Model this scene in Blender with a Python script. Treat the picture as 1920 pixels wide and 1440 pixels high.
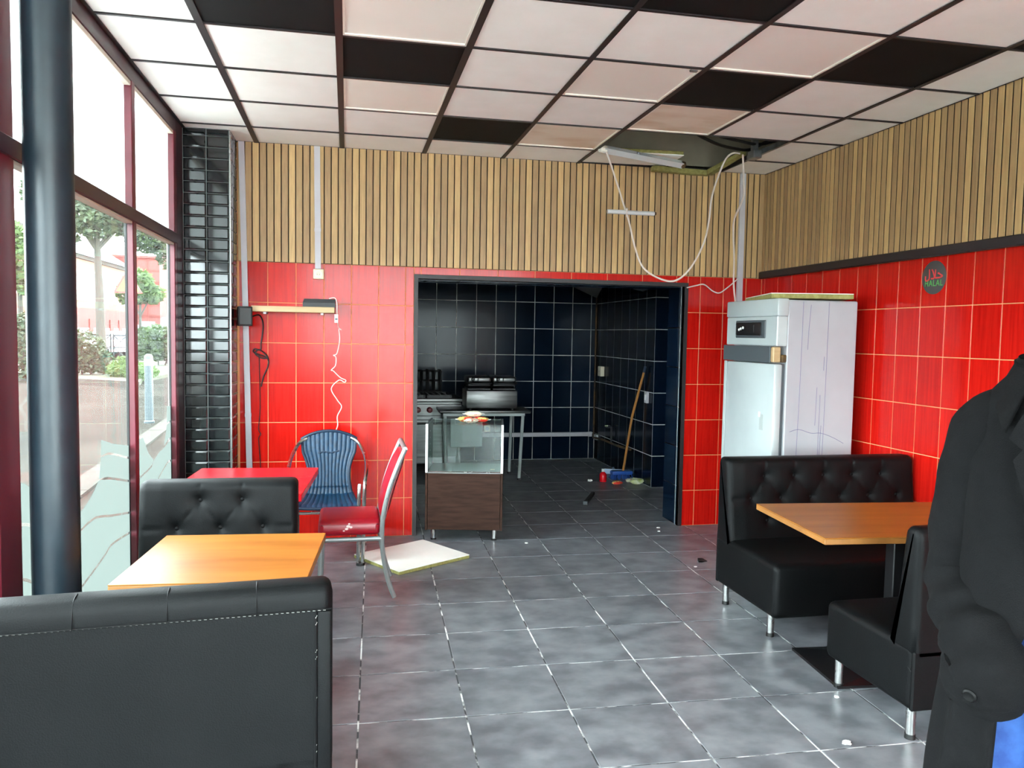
import bpy, bmesh, math, random
from mathutils import Vector, Matrix, noise
from math import sin, cos, pi, radians, exp, sqrt
for o in list(bpy.data.objects): bpy.data.objects.remove(o)
S = bpy.context.scene
C = S.collection
random.seed(7)

# ------------------------------------------------------------------ camera
CAMZ = 1.559
YAW, PITCH, ROLL = radians(-11.873), radians(-3.575), radians(-0.962)
cd = bpy.data.cameras.new('camera'); cam = bpy.data.objects.new('camera', cd); C.objects.link(cam)
cd.sensor_width = 36; cd.lens = 1473.97*36/1920; cd.clip_end = 400; cd.clip_start = 0.05
Rm = Matrix.Rotation(YAW,3,'Z') @ Matrix.Rotation(PITCH,3,'X') @ Matrix.Rotation(ROLL,3,'Y')
r_, f_, u_ = Rm.col[0], Rm.col[1], Rm.col[2]
M4 = Matrix.Identity(4)
for i in range(3):
    M4[i][0], M4[i][1], M4[i][2] = r_[i], u_[i], -f_[i]
M4[2][3] = CAMZ
cam.matrix_world = M4
S.camera = cam
# ------------------------------------------------------------------ world: bright overcast sky
w = bpy.data.worlds.new('overcast_sky'); S.world = w; w.use_nodes = True
bg = w.node_tree.nodes['Background']; bg.inputs[0].default_value = (0.86, 0.955, 1.0, 1); bg.inputs[1].default_value = 1.0
vs = S.view_settings
vs.view_transform = 'Standard'; vs.look = 'None'; vs.gamma = 1; vs.use_curve_mapping = False
vs.exposure = 4.75
H = 2.908       # ceiling height
YB = 6.02       # back wall face
XR = 3.375      # right wall face
XL = -1.085     # window frame inner face
YN = -2.2       # wall behind the camera
YK = 9.55       # kitchen rear wall
XK = 3.09       # kitchen right wall

# ------------------------------------------------------------------ materials
def lin(c): return tuple(((v/255)/12.92 if v/255 <= .04045 else ((v/255+.055)/1.055)**2.4) for v in c)
MATS = {}
def mat(name, rgb, rough=.5, metal=0, rgb2=None, nscale=6, stretch=(1,1,1), contrast=(.35,.65), bump=0, bscale=80,
        bstretch=None, rvar=0, objrand=0, spec=.5, detail=4, sheen=0, coat=0, transl=0):
    m = bpy.data.materials.new(name); m.use_nodes = True; MATS[name] = m
    nt = m.node_tree; N = nt.nodes; L = nt.links; b = N['Principled BSDF']
    c1 = lin(rgb)+(1,)
    b.inputs['Base Color'].default_value = c1; b.inputs['Roughness'].default_value = rough
    b.inputs['Metallic'].default_value = metal; b.inputs['Specular IOR Level'].default_value = spec
    if sheen: b.inputs['Sheen Weight'].default_value = sheen; b.inputs['Sheen Roughness'].default_value = .4
    if coat: b.inputs['Coat Weight'].default_value = coat; b.inputs['Coat Roughness'].default_value = .08
    vec = None
    if rgb2 or bump or rvar:
        tc = N.new('ShaderNodeTexCoord'); oi = N.new('ShaderNodeObjectInfo')
        ad = N.new('ShaderNodeVectorMath'); ad.operation = 'MULTIPLY_ADD'
        L.new(oi.outputs['Random'], ad.inputs[0]); ad.inputs[1].default_value = (37,91,53); L.new(tc.outputs['Object'], ad.inputs[2])
        vec = ad.outputs[0]
    if rgb2:
        mp = N.new('ShaderNodeMapping'); mp.inputs['Scale'].default_value = stretch; L.new(vec, mp.inputs[0])
        n = N.new('ShaderNodeTexNoise'); n.inputs['Scale'].default_value = nscale; n.inputs['Detail'].default_value = detail
        L.new(mp.outputs[0], n.inputs[0])
        cr = N.new('ShaderNodeValToRGB'); cr.color_ramp.elements[0].position = contrast[0]; cr.color_ramp.elements[1].position = contrast[1]
        cr.color_ramp.elements[0].color = c1; cr.color_ramp.elements[1].color = lin(rgb2)+(1,)
        L.new(n.outputs[0], cr.inputs[0]); col = cr.outputs[0]
        if rvar:
            mr = N.new('ShaderNodeMapRange'); mr.inputs[3].default_value = rough-rvar; mr.inputs[4].default_value = rough+rvar
            L.new(n.outputs[0], mr.inputs[0]); L.new(mr.outputs[0], b.inputs['Roughness'])
        if objrand:
            hs = N.new('ShaderNodeHueSaturation'); mr2 = N.new('ShaderNodeMapRange')
            mr2.inputs[3].default_value = 1-objrand; mr2.inputs[4].default_value = 1+objrand
            L.new(oi.outputs['Random'], mr2.inputs[0]); L.new(mr2.outputs[0], hs.inputs['Value']); L.new(col, hs.inputs['Color']); col = hs.outputs[0]
        L.new(col, b.inputs['Base Color'])
    if bump:
        mp = N.new('ShaderNodeMapping'); mp.inputs['Scale'].default_value = bstretch or (1,1,1); L.new(vec, mp.inputs[0])
        n2 = N.new('ShaderNodeTexNoise'); n2.inputs['Scale'].default_value = bscale; n2.inputs['Detail'].default_value = 3
        L.new(mp.outputs[0], n2.inputs[0])
        bp = N.new('ShaderNodeBump'); bp.inputs['Strength'].default_value = bump; bp.inputs['Distance'].default_value = .004
        L.new(n2.outputs[0], bp.inputs['Height']); L.new(bp.outputs[0], b.inputs['Normal'])
    if transl:
        out = N['Material Output']; mx = N.new('ShaderNodeMixShader'); tr = N.new('ShaderNodeBsdfTranslucent')
        tr.inputs[0].default_value = c1; mx.inputs[0].default_value = transl
        L.new(b.outputs[0], mx.inputs[1]); L.new(tr.outputs[0], mx.inputs[2]); L.new(mx.outputs[0], out.inputs[0])
        if rgb2: L.new(col, tr.inputs[0])
    return m
def glassmat(name, tint=(.93,.96,.95), haze=0.05, rgb=(220,225,220), rough=.02, hazetr=.5):
    m = bpy.data.materials.new(name); m.use_nodes = True; MATS[name] = m
    nt = m.node_tree; N = nt.nodes; L = nt.links; N.remove(N['Principled BSDF']); out = N['Material Output']
    tr = N.new('ShaderNodeBsdfTransparent'); tr.inputs[0].default_value = tint+(1,)
    gl = N.new('ShaderNodeBsdfGlossy'); gl.inputs['Roughness'].default_value = rough
    lw = N.new('ShaderNodeLayerWeight'); lw.inputs[0].default_value = .5
    pw = N.new('ShaderNodeMath'); pw.operation = 'POWER'; pw.inputs[1].default_value = 5; L.new(lw.outputs['Facing'], pw.inputs[0])
    fr = N.new('ShaderNodeMath'); fr.operation = 'MULTIPLY_ADD'; fr.inputs[1].default_value = .35; fr.inputs[2].default_value = .03; L.new(pw.outputs[0], fr.inputs[0])
    mx = N.new('ShaderNodeMixShader'); L.new(fr.outputs[0], mx.inputs[0]); L.new(tr.outputs[0], mx.inputs[1]); L.new(gl.outputs[0], mx.inputs[2])
    df = N.new('ShaderNodeBsdfDiffuse'); df.inputs[0].default_value = lin(rgb)+(1,)
    tl = N.new('ShaderNodeBsdfTranslucent'); tl.inputs[0].default_value = lin(rgb)+(1,)
    m2 = N.new('ShaderNodeMixShader'); m2.inputs[0].default_value = hazetr; L.new(df.outputs[0], m2.inputs[1]); L.new(tl.outputs[0], m2.inputs[2])
    m3 = N.new('ShaderNodeMixShader'); m3.inputs[0].default_value = haze; L.new(mx.outputs[0], m3.inputs[1]); L.new(m2.outputs[0], m3.inputs[2])
    L.new(m3.outputs[0], out.inputs[0])
    return m

mat('floor_tile', (88,90,95), .34, rgb2=(124,126,131), nscale=7, stretch=(1,1.3,1), contrast=(.34,.68), objrand=.05, bump=.05, bscale=30, detail=8)
mat('floor_grout', (60,61,63), .8, rgb2=(230,230,228), nscale=9, contrast=(.46,.57))
mat('red_tile', (190,25,17), .15, rgb2=(162,14,10), nscale=5, stretch=(14,14,.55), contrast=(.38,.75), objrand=.06, bump=.06, bscale=9, bstretch=(10,10,.6), spec=.22)
mat('red_grout', (218,146,96), .8)
mat('navy_tile', (6,17,31), .15, rgb2=(10,23,37), nscale=3, objrand=.25, bump=.03, bscale=6, spec=.1)
mat('navy_grout', (205,205,198), .8, rgb2=(150,150,144), nscale=5)
for i, (a, b_) in enumerate((((190,155,104),(172,139,93)), ((168,135,93),(150,119,82)), ((201,166,112),(184,149,99)), ((178,145,99),(160,129,88)))):
    mat('slat_%d' % i, a, .5, rgb2=b_, nscale=14, stretch=(6,6,.5), contrast=(.35,.7), bump=.05, bscale=30, bstretch=(5,5,.4))
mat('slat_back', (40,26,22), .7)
mat('black_tile', (16,20,22), .08, rgb2=(24,28,30), nscale=4, objrand=.3, coat=.3)
mat('black_tile_grout', (92,97,97), .8)
mat('ceiling_white', (243,242,236), .85, rgb2=(236,234,227), nscale=5, contrast=(.3,.8), bump=.08, bscale=140)
mat('ceiling_black', (12,12,12), .8, bump=.05, bscale=120, rgb2=(15,15,15), spec=.2)
mat('grid_black', (30,24,26), .5)
mat('panel_diffuser', (240,235,227), .4, rgb2=(234,226,216), nscale=1.6, contrast=(.35,.75))
mat('panel_stained', (234,222,206), .4, rgb2=(206,174,142), nscale=2.2, stretch=(1,2.5,1), contrast=(.42,.75))
mat('panel_frame', (238,232,220), .4)
mat('void', (124,118,102), .9, rgb2=(140,133,114), nscale=3)
mat('galvanised', (150,155,156), .35, .9, rgb2=(120,124,126), nscale=12)
mat('wool_yellow', (152,147,88), .9, rgb2=(130,124,70), nscale=40, bump=.3, bscale=90)
mat('white_pvc', (186,183,188), .35, rgb2=(174,170,176), nscale=3)
mat('white_enamel', (172,180,180), .22, rgb2=(158,164,165), nscale=1.8, contrast=(.45,.75))
mat('white_side', (168,170,174), .32, rgb2=(152,152,157), nscale=2.0, contrast=(.4,.8))
mat('pencil', (108,106,140), .8)
mat('maroon', (98,28,42), .35, rgb2=(86,24,36), nscale=4)
mat('maroon_shaded', (52,26,34), .4)  # frame maroon with shade put into the colour, for room-facing bars
mat('bead', (196,186,170), .5)
mat('column_paint', (22,34,42), .38, rgb2=(28,41,49), nscale=9, bump=.25, bscale=14)
mat('leather', (7,8,9), .5, rgb2=(10,11,12), nscale=5, bump=.18, bscale=240, spec=.13)
mat('leather_piping', (9,9,10), .5, spec=.12)
mat('stitch_glint', (150,150,144), .7)
mat('table_wood', (156,98,38), .34, rgb2=(130,74,24), nscale=3.2, stretch=(.6,4,4), contrast=(.3,.72), spec=.2)
mat('table_edge', (150,100,46), .5, rgb2=(126,82,36), nscale=8)
mat('red_laminate', (178,10,26), .24, rgb2=(168,8,22), nscale=4)
mat('red_vinyl', (150,5,30), .33, rgb2=(134,3,24), nscale=4, bump=.08, bscale=200)
mat('scuff', (225,200,195), .7)
mat('aluminium', (196,196,194), .26, 1, rgb2=(176,176,175), nscale=20, rvar=.05)
mat('silver_paint', (128,132,132), .38, .45)
mat('dark_steel', (20,20,22), .4, .3)
mat('black_plastic', (17,17,19), .45, bump=.05, bscale=200)
mat('blue_weave', (4,54,84), .5, rgb2=(3,40,64), nscale=30)
mat('blue_rim', (4,32,56), .5)
mat('wenge', (60,40,32), .55, rgb2=(44,28,22), nscale=6, stretch=(1,5,9), contrast=(.3,.7), bump=.08, bscale=20, bstretch=(1,6,10), spec=.1)
mat('grey_board', (70,76,80), .5)
mat('grey_light', (158,164,162), .45)
mat('stainless', (108,108,107), .34, .9, rgb2=(88,88,87), nscale=3, stretch=(1,1,14))
mat('knob_red', (112,16,26), .35)
mat('iron', (12,12,13), .5)
mat('brown_stain', (92,66,30), .8, rgb2=(40,32,22), nscale=9)
mat('broom_wood', (184,126,62), .5, rgb2=(160,104,48), nscale=8, stretch=(6,6,.4))
mat('blue_plastic', (38,82,158), .4)
mat('pale_blue', (160,180,206), .5)
mat('red_plastic', (214,20,34), .25)
mat('packet', (214,52,40), .3, rgb2=(226,206,120), nscale=26, contrast=(.46,.54))
mat('packet_white', (228,222,196), .3, rgb2=(206,66,52), nscale=22, contrast=(.56,.62))
mat('trash_yellow', (196,206,110), .6, rgb2=(220,222,196), nscale=20)
mat('paper', (222,222,220), .8)
mat('pine', (182,156,116), .5, rgb2=(170,142,102), nscale=6, stretch=(.5,6,6))
mat('batten_white', (206,210,210), .35, .2)
mat('board_grey', (128,130,130), .7)
mat('cable_white', (214,200,190), .5)
mat('cable_black', (12,12,12), .5)
mat('cream_plastic', (216,206,180), .4)
mat('sticker', (66,64,64), .4)
mat('sticker_red', (206,56,58), .5)
mat('sticker_green', (76,168,78), .5)
mat('coat', (9,9,10), .9, rgb2=(12,12,13), nscale=30, bump=.35, bscale=420, spec=.12)
mat('coat_button', (9,9,9), .5, spec=.15)
mat('jeans', (22,54,112), .85, rgb2=(38,76,134), nscale=24, bump=.2, bscale=300)
mat('skin', (128,88,70), .5)
mat('hair', (36,28,24), .6)
mat('shoe', (24,22,22), .4)
mat('eye', (40,30,26), .2)
mat('film', (93,99,95), .6, transl=.6)
glassmat('window_glass', haze=.009, rgb=(225,232,226), hazetr=.75)
glassmat('frosted_glass', haze=.97, rgb=(226,230,228), rough=.3, hazetr=.85)
glassmat('case_glass', tint=(.86,.93,.91), haze=.03, rgb=(190,205,200))
mat('asphalt', (54,51,47), .95, rgb2=(44,42,39), nscale=.7, contrast=(.35,.7), bump=.2, bscale=40, spec=0)
mat('pavement', (54,48,44), .95, rgb2=(46,41,38), nscale=1.4, bump=.15, bscale=30, spec=0)
mat('bounce_concrete', (222,219,212), .9, rgb2=(208,205,198), nscale=1.4)  # very pale so the unseen forecourt reflects daylight indoors
mat('kerb_stone', (66,62,57), .95, rgb2=(56,53,49), nscale=3, spec=.05)
mat('soil', (58,54,40), .95, rgb2=(48,56,30), nscale=2)
mat('leaf', (42,59,25), .6, rgb2=(59,76,35), nscale=2.5, transl=.35)
mat('leaf_light', (57,78,30), .6, rgb2=(74,95,42), nscale=2.5, transl=.4)
mat('leaf_dark', (35,49,27), .6, rgb2=(49,64,35), nscale=2.5, transl=.3)
mat('bark', (56,52,44), .9, rgb2=(42,40,34), nscale=5, stretch=(4,4,.7), bump=.4, bscale=12)
mat('brick_far', (110,81,61), .9, rgb2=(91,61,45), nscale=3, stretch=(1,1,7))
mat('plaster_white', (226,224,218), .9)
mat('red_render', (108,42,34), .85, rgb2=(98,35,28), nscale=2)
mat('slate_roof', (150,150,152), .8, rgb2=(132,132,136), nscale=3)
mat('window_dark', (60,70,80), .15)
mat('car_white', (226,228,230), .2, coat=.4)
mat('car_blue', (120,138,150), .25, coat=.4)
mat('van_dark', (52,60,70), .3)
mat('tyre', (22,22,22), .8)
mat('bollard', (48,58,62), .5)
mat('sign_yellow', (150,116,24), .5)
mat('sign_red', (130,30,24), .5)

# ------------------------------------------------------------------ mesh helpers
class MB:
    def __init__(s): s.v = []; s.f = []
    def add(s, vs, fs):
        n = len(s.v); s.v += [tuple(q) for q in vs]; s.f += [tuple(i+n for i in f) for f in fs]; return s
    def box(s, x0, x1, y0, y1, z0, z1):
        return s.add([(x0,y0,z0),(x1,y0,z0),(x1,y1,z0),(x0,y1,z0),(x0,y0,z1),(x1,y0,z1),(x1,y1,z1),(x0,y1,z1)],
                     [(0,3,2,1),(4,5,6,7),(0,1,5,4),(1,2,6,5),(2,3,7,6),(3,0,4,7)])
    def rbox(s, x0, x1, y0, y1, z0, z1, r=.01, seg=2):
        bm = bmesh.new(); bmesh.ops.create_cube(bm, size=1)
        for q in bm.verts: q.co = Vector(((x0+x1)/2+q.co.x*(x1-x0), (y0+y1)/2+q.co.y*(y1-y0), (z0+z1)/2+q.co.z*(z1-z0)))
        bmesh.ops.bevel(bm, geom=bm.edges[:], offset=r, segments=seg, profile=.5, affect='EDGES')
        return s.bm(bm)
    def bm(s, bm):
        bm.verts.index_update(); s.add([q.co[:] for q in bm.verts], [[q.index for q in f.verts] for f in bm.faces]); bm.free(); return s
    def cyl(s, p0, p1, r0, r1=None, n=14):
        return s.tube([p0, p1], [r0, r0 if r1 is None else r1], n)
    def tube(s, path, r, n=8, cap=True, closed=False, flat=1.0):
        P = [Vector(p) for p in path]; m = len(P); rr = r if isinstance(r, (list, tuple)) else [r]*m
        vs = []; prev = None
        for i in range(m):
            t = (P[(i+1) % m]-P[i-1]) if closed else (P[min(i+1, m-1)]-P[max(i-1, 0)])
            t.normalize()
            if prev is None:
                a = Vector((0,0,1)) if abs(t.z) < .9 else Vector((1,0,0)); nn = t.cross(a).normalized()
            else:
                nn = (prev - t*prev.dot(t)).normalized()
            prev = nn; bb = t.cross(nn)
            for k in range(n):
                a = 2*pi*k/n; vs.append(P[i]+nn*(cos(a)*rr[i])+bb*(sin(a)*rr[i]*flat))
        fs = []
        for i in range(m if closed else m-1):
            j = (i+1) % m
            for k in range(n): fs.append((i*n+k, i*n+(k+1) % n, j*n+(k+1) % n, j*n+k))
        if cap and not closed: fs += [tuple(range(n-1,-1,-1)), tuple((m-1)*n+k for k in range(n))]
        return s.add(vs, fs)
    def lathe(s, prof, n=20, c=(0,0,0)):
        vs = []; fs = []; m = len(prof)
        for rr, z in prof:
            for k in range(n): vs.append((c[0]+rr*cos(2*pi*k/n), c[1]+rr*sin(2*pi*k/n), c[2]+z))
        for i in range(m-1):
            for k in range(n): fs.append((i*n+k, i*n+(k+1) % n, (i+1)*n+(k+1) % n, (i+1)*n+k))
        fs += [tuple(range(n-1,-1,-1)), tuple((m-1)*n+k for k in range(n))]
        return s.add(vs, fs)
    def prism(s, poly, fn, a, b):
        n = len(poly); vs = [fn(p, q, a) for p, q in poly]+[fn(p, q, b) for p, q in poly]
        return s.add(vs, [tuple(range(n)), tuple(range(2*n-1, n-1, -1))]+[(i, i+n, (i+1) % n+n, (i+1) % n) for i in range(n)])
    def grid(s, fn, nu, nv):
        vs = [fn(i/nu, j/nv) for j in range(nv+1) for i in range(nu+1)]
        return s.add(vs, [(j*(nu+1)+i, j*(nu+1)+i+1, (j+1)*(nu+1)+i+1, (j+1)*(nu+1)+i) for j in range(nv) for i in range(nu)])
    def ball(s, c, rx, ry=None, rz=None, nu=12, nv=8):
        ry = ry or rx; rz = rz or rx
        vs = [(c[0], c[1], c[2]-rz)]; fs = []
        for j in range(1, nv):
            t = -pi/2+pi*j/nv
            for i in range(nu): a = 2*pi*i/nu; vs.append((c[0]+rx*cos(t)*cos(a), c[1]+ry*cos(t)*sin(a), c[2]+rz*sin(t)))
        vs.append((c[0], c[1], c[2]+rz)); top = len(vs)-1
        for i in range(nu):
            fs.append((0, 1+(i+1) % nu, 1+i)); fs.append((top, top-nu+i, top-nu+(i+1) % nu))
            for j in range(nv-2): a = 1+j*nu; fs.append((a+i, a+(i+1) % nu, a+nu+(i+1) % nu, a+nu+i))
        return s.add(vs, fs)
    def mesh(s, name, m, smooth=True, ang=35):
        me = bpy.data.meshes.new(name); me.from_pydata(s.v, [], s.f); me.update()
        bm = bmesh.new(); bm.from_mesh(me); bmesh.ops.recalc_face_normals(bm, faces=bm.faces); bm.to_mesh(me); bm.free()
        if m: me.materials.append(MATS[m])
        if smooth:
            me.shade_smooth(); me.set_sharp_from_angle(angle=radians(ang))
        return me
    def build(s, name, m, parent=None, smooth=True, ang=35):
        return link(name, s.mesh(name, m, smooth, ang), parent)
def link(name, me, parent=None, loc=None, rot=None):
    o = bpy.data.objects.new(name, me); C.objects.link(o); o.parent = parent
    if loc is not None: o.location = loc
    if rot is not None: o.rotation_euler = rot
    return o
def struct(o): o['kind'] = 'structure'; return o
def tag(o, label, cat, group=None):
    o['label'] = label; o['category'] = cat
    if group: o['group'] = group
    return o
def thing(name, label, cat, loc=(0,0,0), rz=0, group=None):
    return tag(link(name, None, None, loc, (0,0,radians(rz))), label, cat, group)
def copy_tree(o, parent=None):
    c = o.copy(); C.objects.link(c); c.parent = parent
    for ch in list(o.children): copy_tree(ch, c)
    return c
def smooth_path(pts, k=6):
    P = [Vector(p) for p in pts]; out = []
    for i in range(len(P)-1):
        p0, p1, p2, p3 = P[max(i-1,0)], P[i], P[i+1], P[min(i+2, len(P)-1)]
        for j in range(k):
            t = j/k
            out.append(.5*((2*p1)+(p2-p0)*t+(2*p0-5*p1+4*p2-p3)*t*t+(3*p1-p0-3*p2+p3)*t**3))
    return out+[P[-1]]
_tile = {}
def tile_mesh(w, h, m, t=.009, bev=.0015, wide=0):
    """tile spanning local x 0..w, z 0..h, face at y=0 looking to -y, body behind; bevelled edges"""
    key = (round(w,4), round(h,4), m, t, bev, wide)
    if key not in _tile:
        b = wide or bev; d = bev if not wide else .005
        vs = [(0,t,0),(w,t,0),(w,t,h),(0,t,h),(0,d,0),(w,d,0),(w,d,h),(0,d,h),(b,0,b),(w-b,0,b),(w-b,0,h-b),(b,0,h-b)]
        fs = [(0,1,5,4),(1,2,6,5),(2,3,7,6),(3,0,4,7),(4,5,9,8),(5,6,10,9),(6,7,11,10),(7,4,8,11),(8,9,10,11)]
        me = bpy.data.meshes.new('tile'); me.from_pydata(vs, [], fs); me.update(); me.materials.append(MATS[m]); _tile[key] = me
    return _tile[key]
def cells(a, b, start, pitch):
    """grid cells of a given pitch clipped to a..b"""
    k = math.floor((a-start)/pitch); out = []
    while start+k*pitch < b-1e-4:
        lo, hi = max(a, start+k*pitch), min(b, start+(k+1)*pitch)
        if hi-lo > .008: out.append((lo, hi))
        k += 1
    return out

# ================================================================== FLOOR
ft = radians(-1.93); SX, SY = .434, .4517; FX, FY = -.056, 4.911
fl = struct(MB().box(-1.13, 3.6, YN-.2, YK+.2, -.12, -.0022).build('floor', 'floor_grout'))
def rotf(x, y): return (x*cos(ft)-y*sin(ft), x*sin(ft)+y*cos(ft))
def clip(poly, ax, v, keep):
    out = []
    for i in range(len(poly)):
        a, b = poly[i], poly[(i+1) % len(poly)]; ia, ib = (a[ax]-v)*keep >= 0, (b[ax]-v)*keep >= 0
        if ia: out.append(a)
        if ia != ib:
            t = (v-a[ax])/(b[ax]-a[ax]); out.append(tuple(a[k]+t*(b[k]-a[k]) for k in (0,1)))
    return out
def flat_tile(poly):
    n = len(poly); cx = sum(p[0] for p in poly)/n; cy = sum(p[1] for p in poly)/n
    ins = [(p[0]+(cx-p[0])*.006, p[1]+(cy-p[1])*.006) for p in poly]
    mb = MB(); mb.add([(x,y,-.006) for x,y in poly]+[(x,y,-.0012) for x,y in poly]+[(x,y,0) for x,y in ins],
        [tuple(range(2*n,3*n))]+[(i,(i+1)%n,n+(i+1)%n,n+i) for i in range(n)]+[(n+i,n+(i+1)%n,2*n+(i+1)%n,2*n+i) for i in range(n)])
    return mb
G2 = .0036
full = flat_tile([(G2,G2),(SX-G2,G2),(SX-G2,SY-G2),(G2,SY-G2)]).mesh('floor_tile', 'floor_tile', False)
for i in range(-4, 10):
    for j in range(-17, 13):
        x0, y0 = FX+i*SX, FY+j*SY
        poly = [rotf(x0+a, y0+b) for a, b in ((G2,G2),(SX-G2,G2),(SX-G2,SY-G2),(G2,SY-G2))]
        if all(p[1] > 6.35 and p[0] < .3 for p in poly): continue
        cp = poly
        for ax, v, k in ((0,-1.1,1),(0,3.4,-1),(1,YN,1),(1,YK,-1)): cp = clip(cp, ax, v, k) if cp else cp
        if len(cp) < 3: continue
        ar = abs(sum(cp[q][0]*cp[(q+1)%len(cp)][1]-cp[(q+1)%len(cp)][0]*cp[q][1] for q in range(len(cp))))/2
        if ar < .004: continue
        if ar > SX*SY*.97: link('floor_tile', full, fl, rotf(x0,y0)+(0,), (0,0,ft))
        else: link('floor_tile', flat_tile(cp).mesh('floor_tile', 'floor_tile', False), fl)

# ================================================================== CEILING
AX, R0 = -.6418, 3.1597
ce = struct(MB().box(-1.13, 3.6, YN-.2, 6.33, 3.35, 3.5).build('ceiling', 'void'))
BLACK = {(0,0),(1,1),(2,3),(2,-1),(3,-1),(4,1),(5,0),(6,-1),(1,-3),(4,-4),(5,-3),(0,-5),(3,-6)}
PANEL = {(1,0),(1,2),(3,1),(4,0),(3,3),(4,2)}
HOLE = {(4,3),(5,3),(4,4),(5,4)}
TW, MW = .020, .034
def ctile(x0, x1, y0, y1, m, parent, name='ceiling_tile', z=H):
    return MB().add([(x0,y0,z+.006),(x1,y0,z+.006),(x1,y1,z+.006),(x0,y1,z+.006),(x0,y0,z+.02),(x1,y0,z+.02),(x1,y1,z+.02),(x0,y1,z+.02),
        (x0+.012,y0+.008,z+.003),(x1-.012,y0+.008,z+.003),(x1-.012,y1-.008,z+.003),(x0+.012,y1-.008,z+.003)],
        [(8,9,10,11),(0,1,9,8),(1,2,10,9),(2,3,11,10),(3,0,8,11),(4,5,6,7),(0,1,5,4),(1,2,6,5),(2,3,7,6),(3,0,4,7)]).build(name, m, parent, False)
rows = list(range(-9, 5)); cols = list(range(-1, 7))
where = {(1,0):'cream light panel in the second ceiling bay, nearest the camera', (1,2):'pinkish light panel directly behind a black ceiling tile near the dark column',
         (3,1):'light panel with a small dark clip at its corner, in the middle of the ceiling', (4,0):'pinkish light panel right of centre, nearest the camera',
         (3,3):'stained light panel just left of the ceiling hole', (4,2):'brown-stained light panel in front of the ceiling hole'}
for i in cols:
    for j in rows:
        x0, x1 = max(AX+.6*i, XL-.02), min(AX+.6*(i+1), XR-.005); y0, y1 = max(R0+.6*j, YN), min(R0+.6*(j+1), YB-.01)
        if x1-x0 < .02 or y1-y0 < .02 or (i, j) in HOLE: continue
        if (i, j) in PANEL:
            t = thing('ceiling_light_panel', 'flat square '+where[(i,j)], 'ceiling light', ((x0+x1)/2, (y0+y1)/2, H))
            a, b = (x1-x0)/2-.004, (y1-y0)/2-.004
            fr = MB()
            for (p0, p1, q0, q1) in ((-a,a,-b,-b+.022),(-a,a,b-.022,b),(-a,-a+.022,-b+.022,b-.022),(a-.022,a,-b+.022,b-.022)): fr.box(p0,p1,q0,q1,-.002,.02)
            fr.build('frame', 'panel_frame', t, False)
            MB().rbox(-a+.02,a-.02,-b+.02,b-.02,.004,.012,.003,1).build('diffuser', 'panel_stained' if (i,j) in ((3,3),(4,2)) else 'panel_diffuser', t, False)
            if (i, j) == (3,1): MB().rbox(a-.07,a-.03,-b+.012,-b+.03,-.012,0,.003,1).build('clip', 'galvanised', t)
        else:
            ctile(x0, x1, y0, y1, 'ceiling_black' if (i,j) in BLACK else 'ceiling_white', ce)
MB().box(XL,XR,YB-.012,YB-.004,H+.022,3.35).build('void_lining', 'void', ce, False); MB().box(XR-.012,XR-.004,YN,YB-.012,H+.022,3.35).build('void_lining', 'void', ce, False)
# main runners (depth direction) and cross tees
def tee(x0, x1, y0, y1, m='grid_black'):
    mb = MB().box(x0, x1, y0, y1, H-.004, H)
    if y1-y0 > x1-x0: mb.box((x0+x1)/2-.003, (x0+x1)/2+.003, y0, y1, H, H+.035)
    else: mb.box(x0, x1, (y0+y1)/2-.003, (y0+y1)/2+.003, H, H+.035)
    mb.build('grid_tee', m, ce, False)
for i in range(0, 7):
    x = AX+.6*i; w_ = MW/2 if i < 3 else .014
    if i == 5: tee(x-w_, x+w_, YN, R0+1.8); continue
    tee(x-w_, x+w_, YN, R0+1.8 if i == 6 else YB-.005)
tee(AX+3.6-.012, AX+3.6+.012, R0+1.8, R0+2.4, 'galvanised'); tee(AX+3.6-.01, AX+3.6+.01, R0+2.4, YB-.005)
for j in rows:
    y = R0+.6*j
    if y < YN: continue
    for i in cols:
        x0, x1 = max(AX+.6*i, XL-.02)+.012, min(AX+.6*(i+1), XR-.005)-.012
        if (i, j) in ((4,4),(5,4)): continue
        tee(x0, x1, y-.008, y+.008)
tee(XL-.04, XL+.02, YN, 5.69); tee(-.78, XR, YB-.016, YB-.002); tee(XR-.018, XR-.001, YN, YB)

# ceiling void contents: side skirts of the hole, black pipes, dropped tiles, batten
def pipe(name, label, pts, r, m='cable_black', group=None, cat='cable'):
    return tag(MB().tube(smooth_path(pts), r, 8).build(name, m), label, cat, group)
pipe('black_conduit', 'black flexible conduit in the ceiling hole, ending nearest the camera', [(2.32,5.22,3.02),(2.45,5.27,2.98),(2.62,5.35,2.955),(2.80,5.45,2.96),(3.0,5.6,3.0),(3.2,5.7,3.1)], .012)
pipe('black_conduit', 'black flexible conduit in the ceiling hole, farther of the two', [(2.43,5.20,3.03),(2.58,5.28,3.0),(2.76,5.32,2.985),(2.95,5.4,2.99),(3.15,5.5,3.05),(3.3,5.55,3.12)], .011)
t = thing('fluorescent_batten', 'metal light batten hanging down slanted at the ceiling hole', 'light fitting', (1.80,5.50,2.905))
d = Vector((.68,.17,-.035))
MB().tube([(0,0,0), d], .03, 4).build('body', 'batten_white', t, False)
MB().tube([d*.0-Vector((.03,.005,0)), d*.03], .026, 8).build('end_cap', 'panel_frame', t)
MB().tube([d*.985, d*1.03], .027, 8).build('end_cap', 'brown_stain', t)
MB().ball(tuple(d*.42+Vector((0,-.018,.014))), .012).build('screw', 'galvanised', t)
t = thing('loose_ceiling_tile', 'white ceiling tile with yellow wool edges sagging at the ceiling hole', 'ceiling tile', (2.05,5.80,H+.012), -3)
MB().box(-.28,.42,-.19,.19,-.001,.004).build('face', 'ceiling_white', t, False)
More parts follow.
